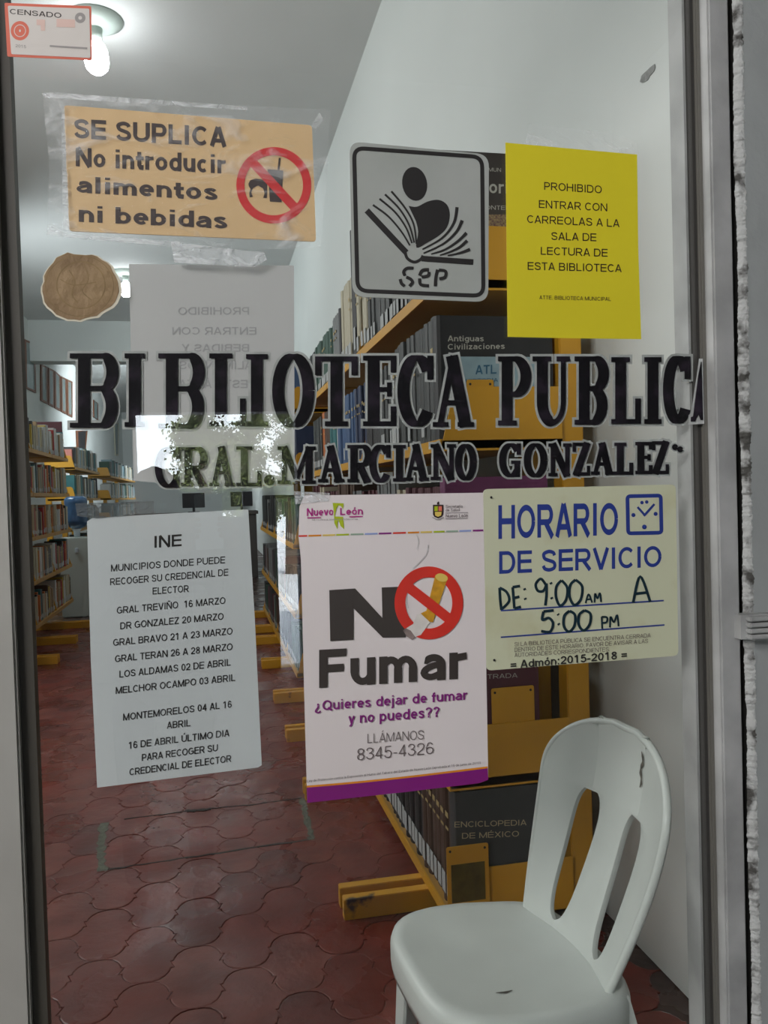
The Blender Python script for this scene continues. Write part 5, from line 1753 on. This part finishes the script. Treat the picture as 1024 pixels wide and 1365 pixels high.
for (px, Yv, h, r, n, nm) in ((272, 11.5, 2.9, 0.62, 11000, 'nearest the open sky'), (325, 12.5, 3.3, 0.62, 11000, 'middle of three'), (388, 13.5, 3.6, 0.62, 11000, 'nearest the bookcases')):
    tree(pv(px, 600, Yv).x, 2 * YG - Yv, h, r, 'leafy courtyard tree mirrored in the door glass, ' + nm, int(px), n)

# ------------------------------------------------------------------ the photographer, seen only as a reflection in the pane
def skin_mesh(name, verts, edges, m, parent, sub=2, root=0):
    """verts: (x, y, z, rx, ry)"""
    me = bpy.data.meshes.new(name)
    me.from_pydata([v[:3] for v in verts], edges, [])
    o = link(name, me, m, parent)
    md = o.modifiers.new('skin', 'SKIN')
    md.use_smooth_shade = True
    for i, v in enumerate(verts):
        me.skin_vertices[0].data[i].radius = (v[3], v[4])
        me.skin_vertices[0].data[i].use_root = (i == root)
    sb = o.modifiers.new('sub', 'SUBSURF')
    sb.levels = sb.render_levels = sub
    return o


hd = P(206, 650, 2 * YG + 0.30)
px0, py0 = hd.x, -0.30
pr = empty('person', (px0, py0 - 0.05, -0.02))
props(pr, 'dark-haired person in a dark shirt holding up a phone, mirrored in the door glass', 'person')
ox, oy, oz = pr.location
sx = ox
LP = lambda x, y, z: (x - ox, y - oy, z * 0.93 - oz)
HR, HL = (0.050, -0.040, 1.25), (-0.050, -0.040, 1.25)
V_ = [(*LP(sx, py0 - .06, .78), .125, .09), (*LP(sx, py0 - .06, .93), .105, .08), (*LP(sx, py0 - .05, 1.05), .125, .085), (*LP(sx, py0 - .03, 1.13), .07, .05), (*LP(sx, py0 - .01, 1.20), .042, .042), (*LP(sx, py0, 1.24), .04, .04),
      (*LP(sx + .165, py0 - .03, 1.10), .05, .05), (*LP(sx + .225, py0 + .05, .93), .042, .042), (*LP(HR[0] + .012, HR[1] - .06, HR[2] - .05), .026, .026),
      (*LP(sx - .165, py0 - .03, 1.10), .05, .05), (*LP(sx - .175, py0 + .07, .92), .042, .042), (*LP(HL[0] - .012, HL[1] - .06, HL[2] - .05), .026, .026)]
skin_mesh('torso', V_, [(0, 1), (1, 2), (2, 3), (3, 4), (4, 5), (3, 6), (6, 7), (7, 8), (3, 9), (9, 10), (10, 11)], M['shirt'], pr)
V_ = [(*LP(sx, py0 - .06, .80), .115, .085)]
E_ = []
for q in (-1, 1):
    k = len(V_)
    V_ += [(*LP(sx + q * .085, py0 - .06, .70), .078, .078), (*LP(sx + q * .095, py0 - .04, .42), .052, .052), (*LP(sx + q * .10, py0 - .07, .06), .036, .036)]
    E_ += [(0, k), (k, k + 1), (k + 1, k + 2)]
skin_mesh('trousers', V_, E_, M['jeans'], pr)
for q in (-1, 1):
    skin_mesh('shoe', [(*LP(sx + q * .10, py0 - .10, .025), .036, .034), (*LP(sx + q * .105, py0 - .02, .02), .040, .030), (*LP(sx + q * .115, py0 + .08, .008), .034, .022)], [(0, 1), (1, 2)], M['shoe'], pr, 1)
# head with face and hair
bm = bmesh.new()
bmesh.ops.create_icosphere(bm, subdivisions=4, radius=1.0)
hc = Vector((0, 0.0, 0))
for v in bm.verts:
    x, y, z = v.co
    nz_ = z
    wx = 0.072 * (1 - 0.22 * max(0, -z) ** 1.5)
    v.co = Vector((x * wx, y * 0.092, z * 0.112))
    if y > 0:
        g = lambda cx, cz, sx_, sz_: math.exp(-((x - cx) / sx_) ** 2 - ((z - cz) / sz_) ** 2)
        v.co.y += 0.020 * g(0, -0.12, .13, .22) + 0.008 * g(0, -.46, .25, .10) + 0.006 * g(0, -.8, .3, .2)
        v.co.y -= 0.010 * (g(.38, .06, .2, .13) + g(-.38, .06, .2, .13))
me = bpy.data.meshes.new('head')
bm.to_mesh(me)
bm.free()
head = link('head', me, M['skin'], pr)
head.location = Vector(LP(sx, py0 + 0.01, 1.318))
smooth(head)
bm = bmesh.new()
bmesh.ops.create_icosphere(bm, subdivisions=4, radius=1.0)
bmesh.ops.delete(bm, geom=[v for v in bm.verts if v.co.y > 0.25 and v.co.z < 0.52], context='VERTS')
random.seed(2)
for v in bm.verts:
    x, y, z = v.co
    r = 1 + 0.02 * sin(x * 40) + random.uniform(-.01, .01)
    v.co = Vector((x * 0.081 * r, y * 0.102 * r - 0.004, z * 0.122 * r + (0.0 if z > -0.3 else -0.02)))
me = bpy.data.meshes.new('hair')
bm.to_mesh(me)
bm.free()
hr = link('hair', me, M['hair'], head)
smooth(hr)
for q in (-1, 1):
    v, f = lathe_data([(0.001, -0.008), (0.008, -0.006), (0.0105, 0), (0.008, 0.006), (0.001, 0.008)], 12, (q * 0.027, 0.079, 0.006))
    smooth(link('eye', mesh('eye', v, f), M['cigwhite'], head))
    v, f = lathe_data([(0.001, -0.020), (0.008, -0.014), (0.010, 0.004), (0.006, 0.018), (0.001, 0.020)], 10, (q * 0.073, 0.0, 0.0))
    smooth(link('ear', mesh('ear', v, f), M['skin'], head))
v, f = lathe_data([(0.001, -0.004), (0.018, -0.002), (0.018, 0.002), (0.001, 0.004)], 14, (0, 0.082, -0.052))
link('mouth', mesh('mouth', v, f), M['coral'], head)
for q, H_ in ((1, HR), (-1, HL)):
    hx, hy, hz = H_
    V_ = [(*LP(hx + q * .014, hy - .07, hz - .06), .022, .018), (*LP(hx + q * .008, hy - .02, hz - .02), .026, .018), (*LP(hx, hy, hz + .012), .024, .014)]
    E_ = [(0, 1), (1, 2)]
    for i, (dz, ln) in enumerate(((.030, .034), (.014, .038), (-.003, .036), (-.019, .028))):
        k = len(V_)
        V_ += [(*LP(hx - q * .002, hy + .012, hz + dz), .0085, .0085), (*LP(hx - q * .010, hy + .032, hz + dz + .002), .0075, .0075), (*LP(hx - q * (.010 + ln * .55), hy + .036, hz + dz + .003), .0065, .0065)]
        E_ += [(2, k), (k, k + 1), (k + 1, k + 2)]
    k = len(V_)
    V_ += [(*LP(hx - q * .004, hy - .012, hz + .022), .010, .010), (*LP(hx - q * .020, hy - .002, hz + .034), .0085, .0085)]
    E_ += [(1, k), (k, k + 1)]
    skin_mesh('hand', V_, E_, M['skin'], pr, 1)
ph = box('phone', -0.037, 0.037, -0.0045, 0.0045, -0.075, 0.075, M['phone'], None, 0.002)
ph.location = (0.0, -0.0185, 1.185)
props(ph, 'pale phone held up by the mirrored person', 'phone')
v, f = lathe_data([(0.006, 0), (0.006, 0.002)], 16)
link('camera_lens', mesh('camera_lens', [(x, 0.0045 + z, 0.062 + y) for x, y, z in v], f), M['monitor'], ph)
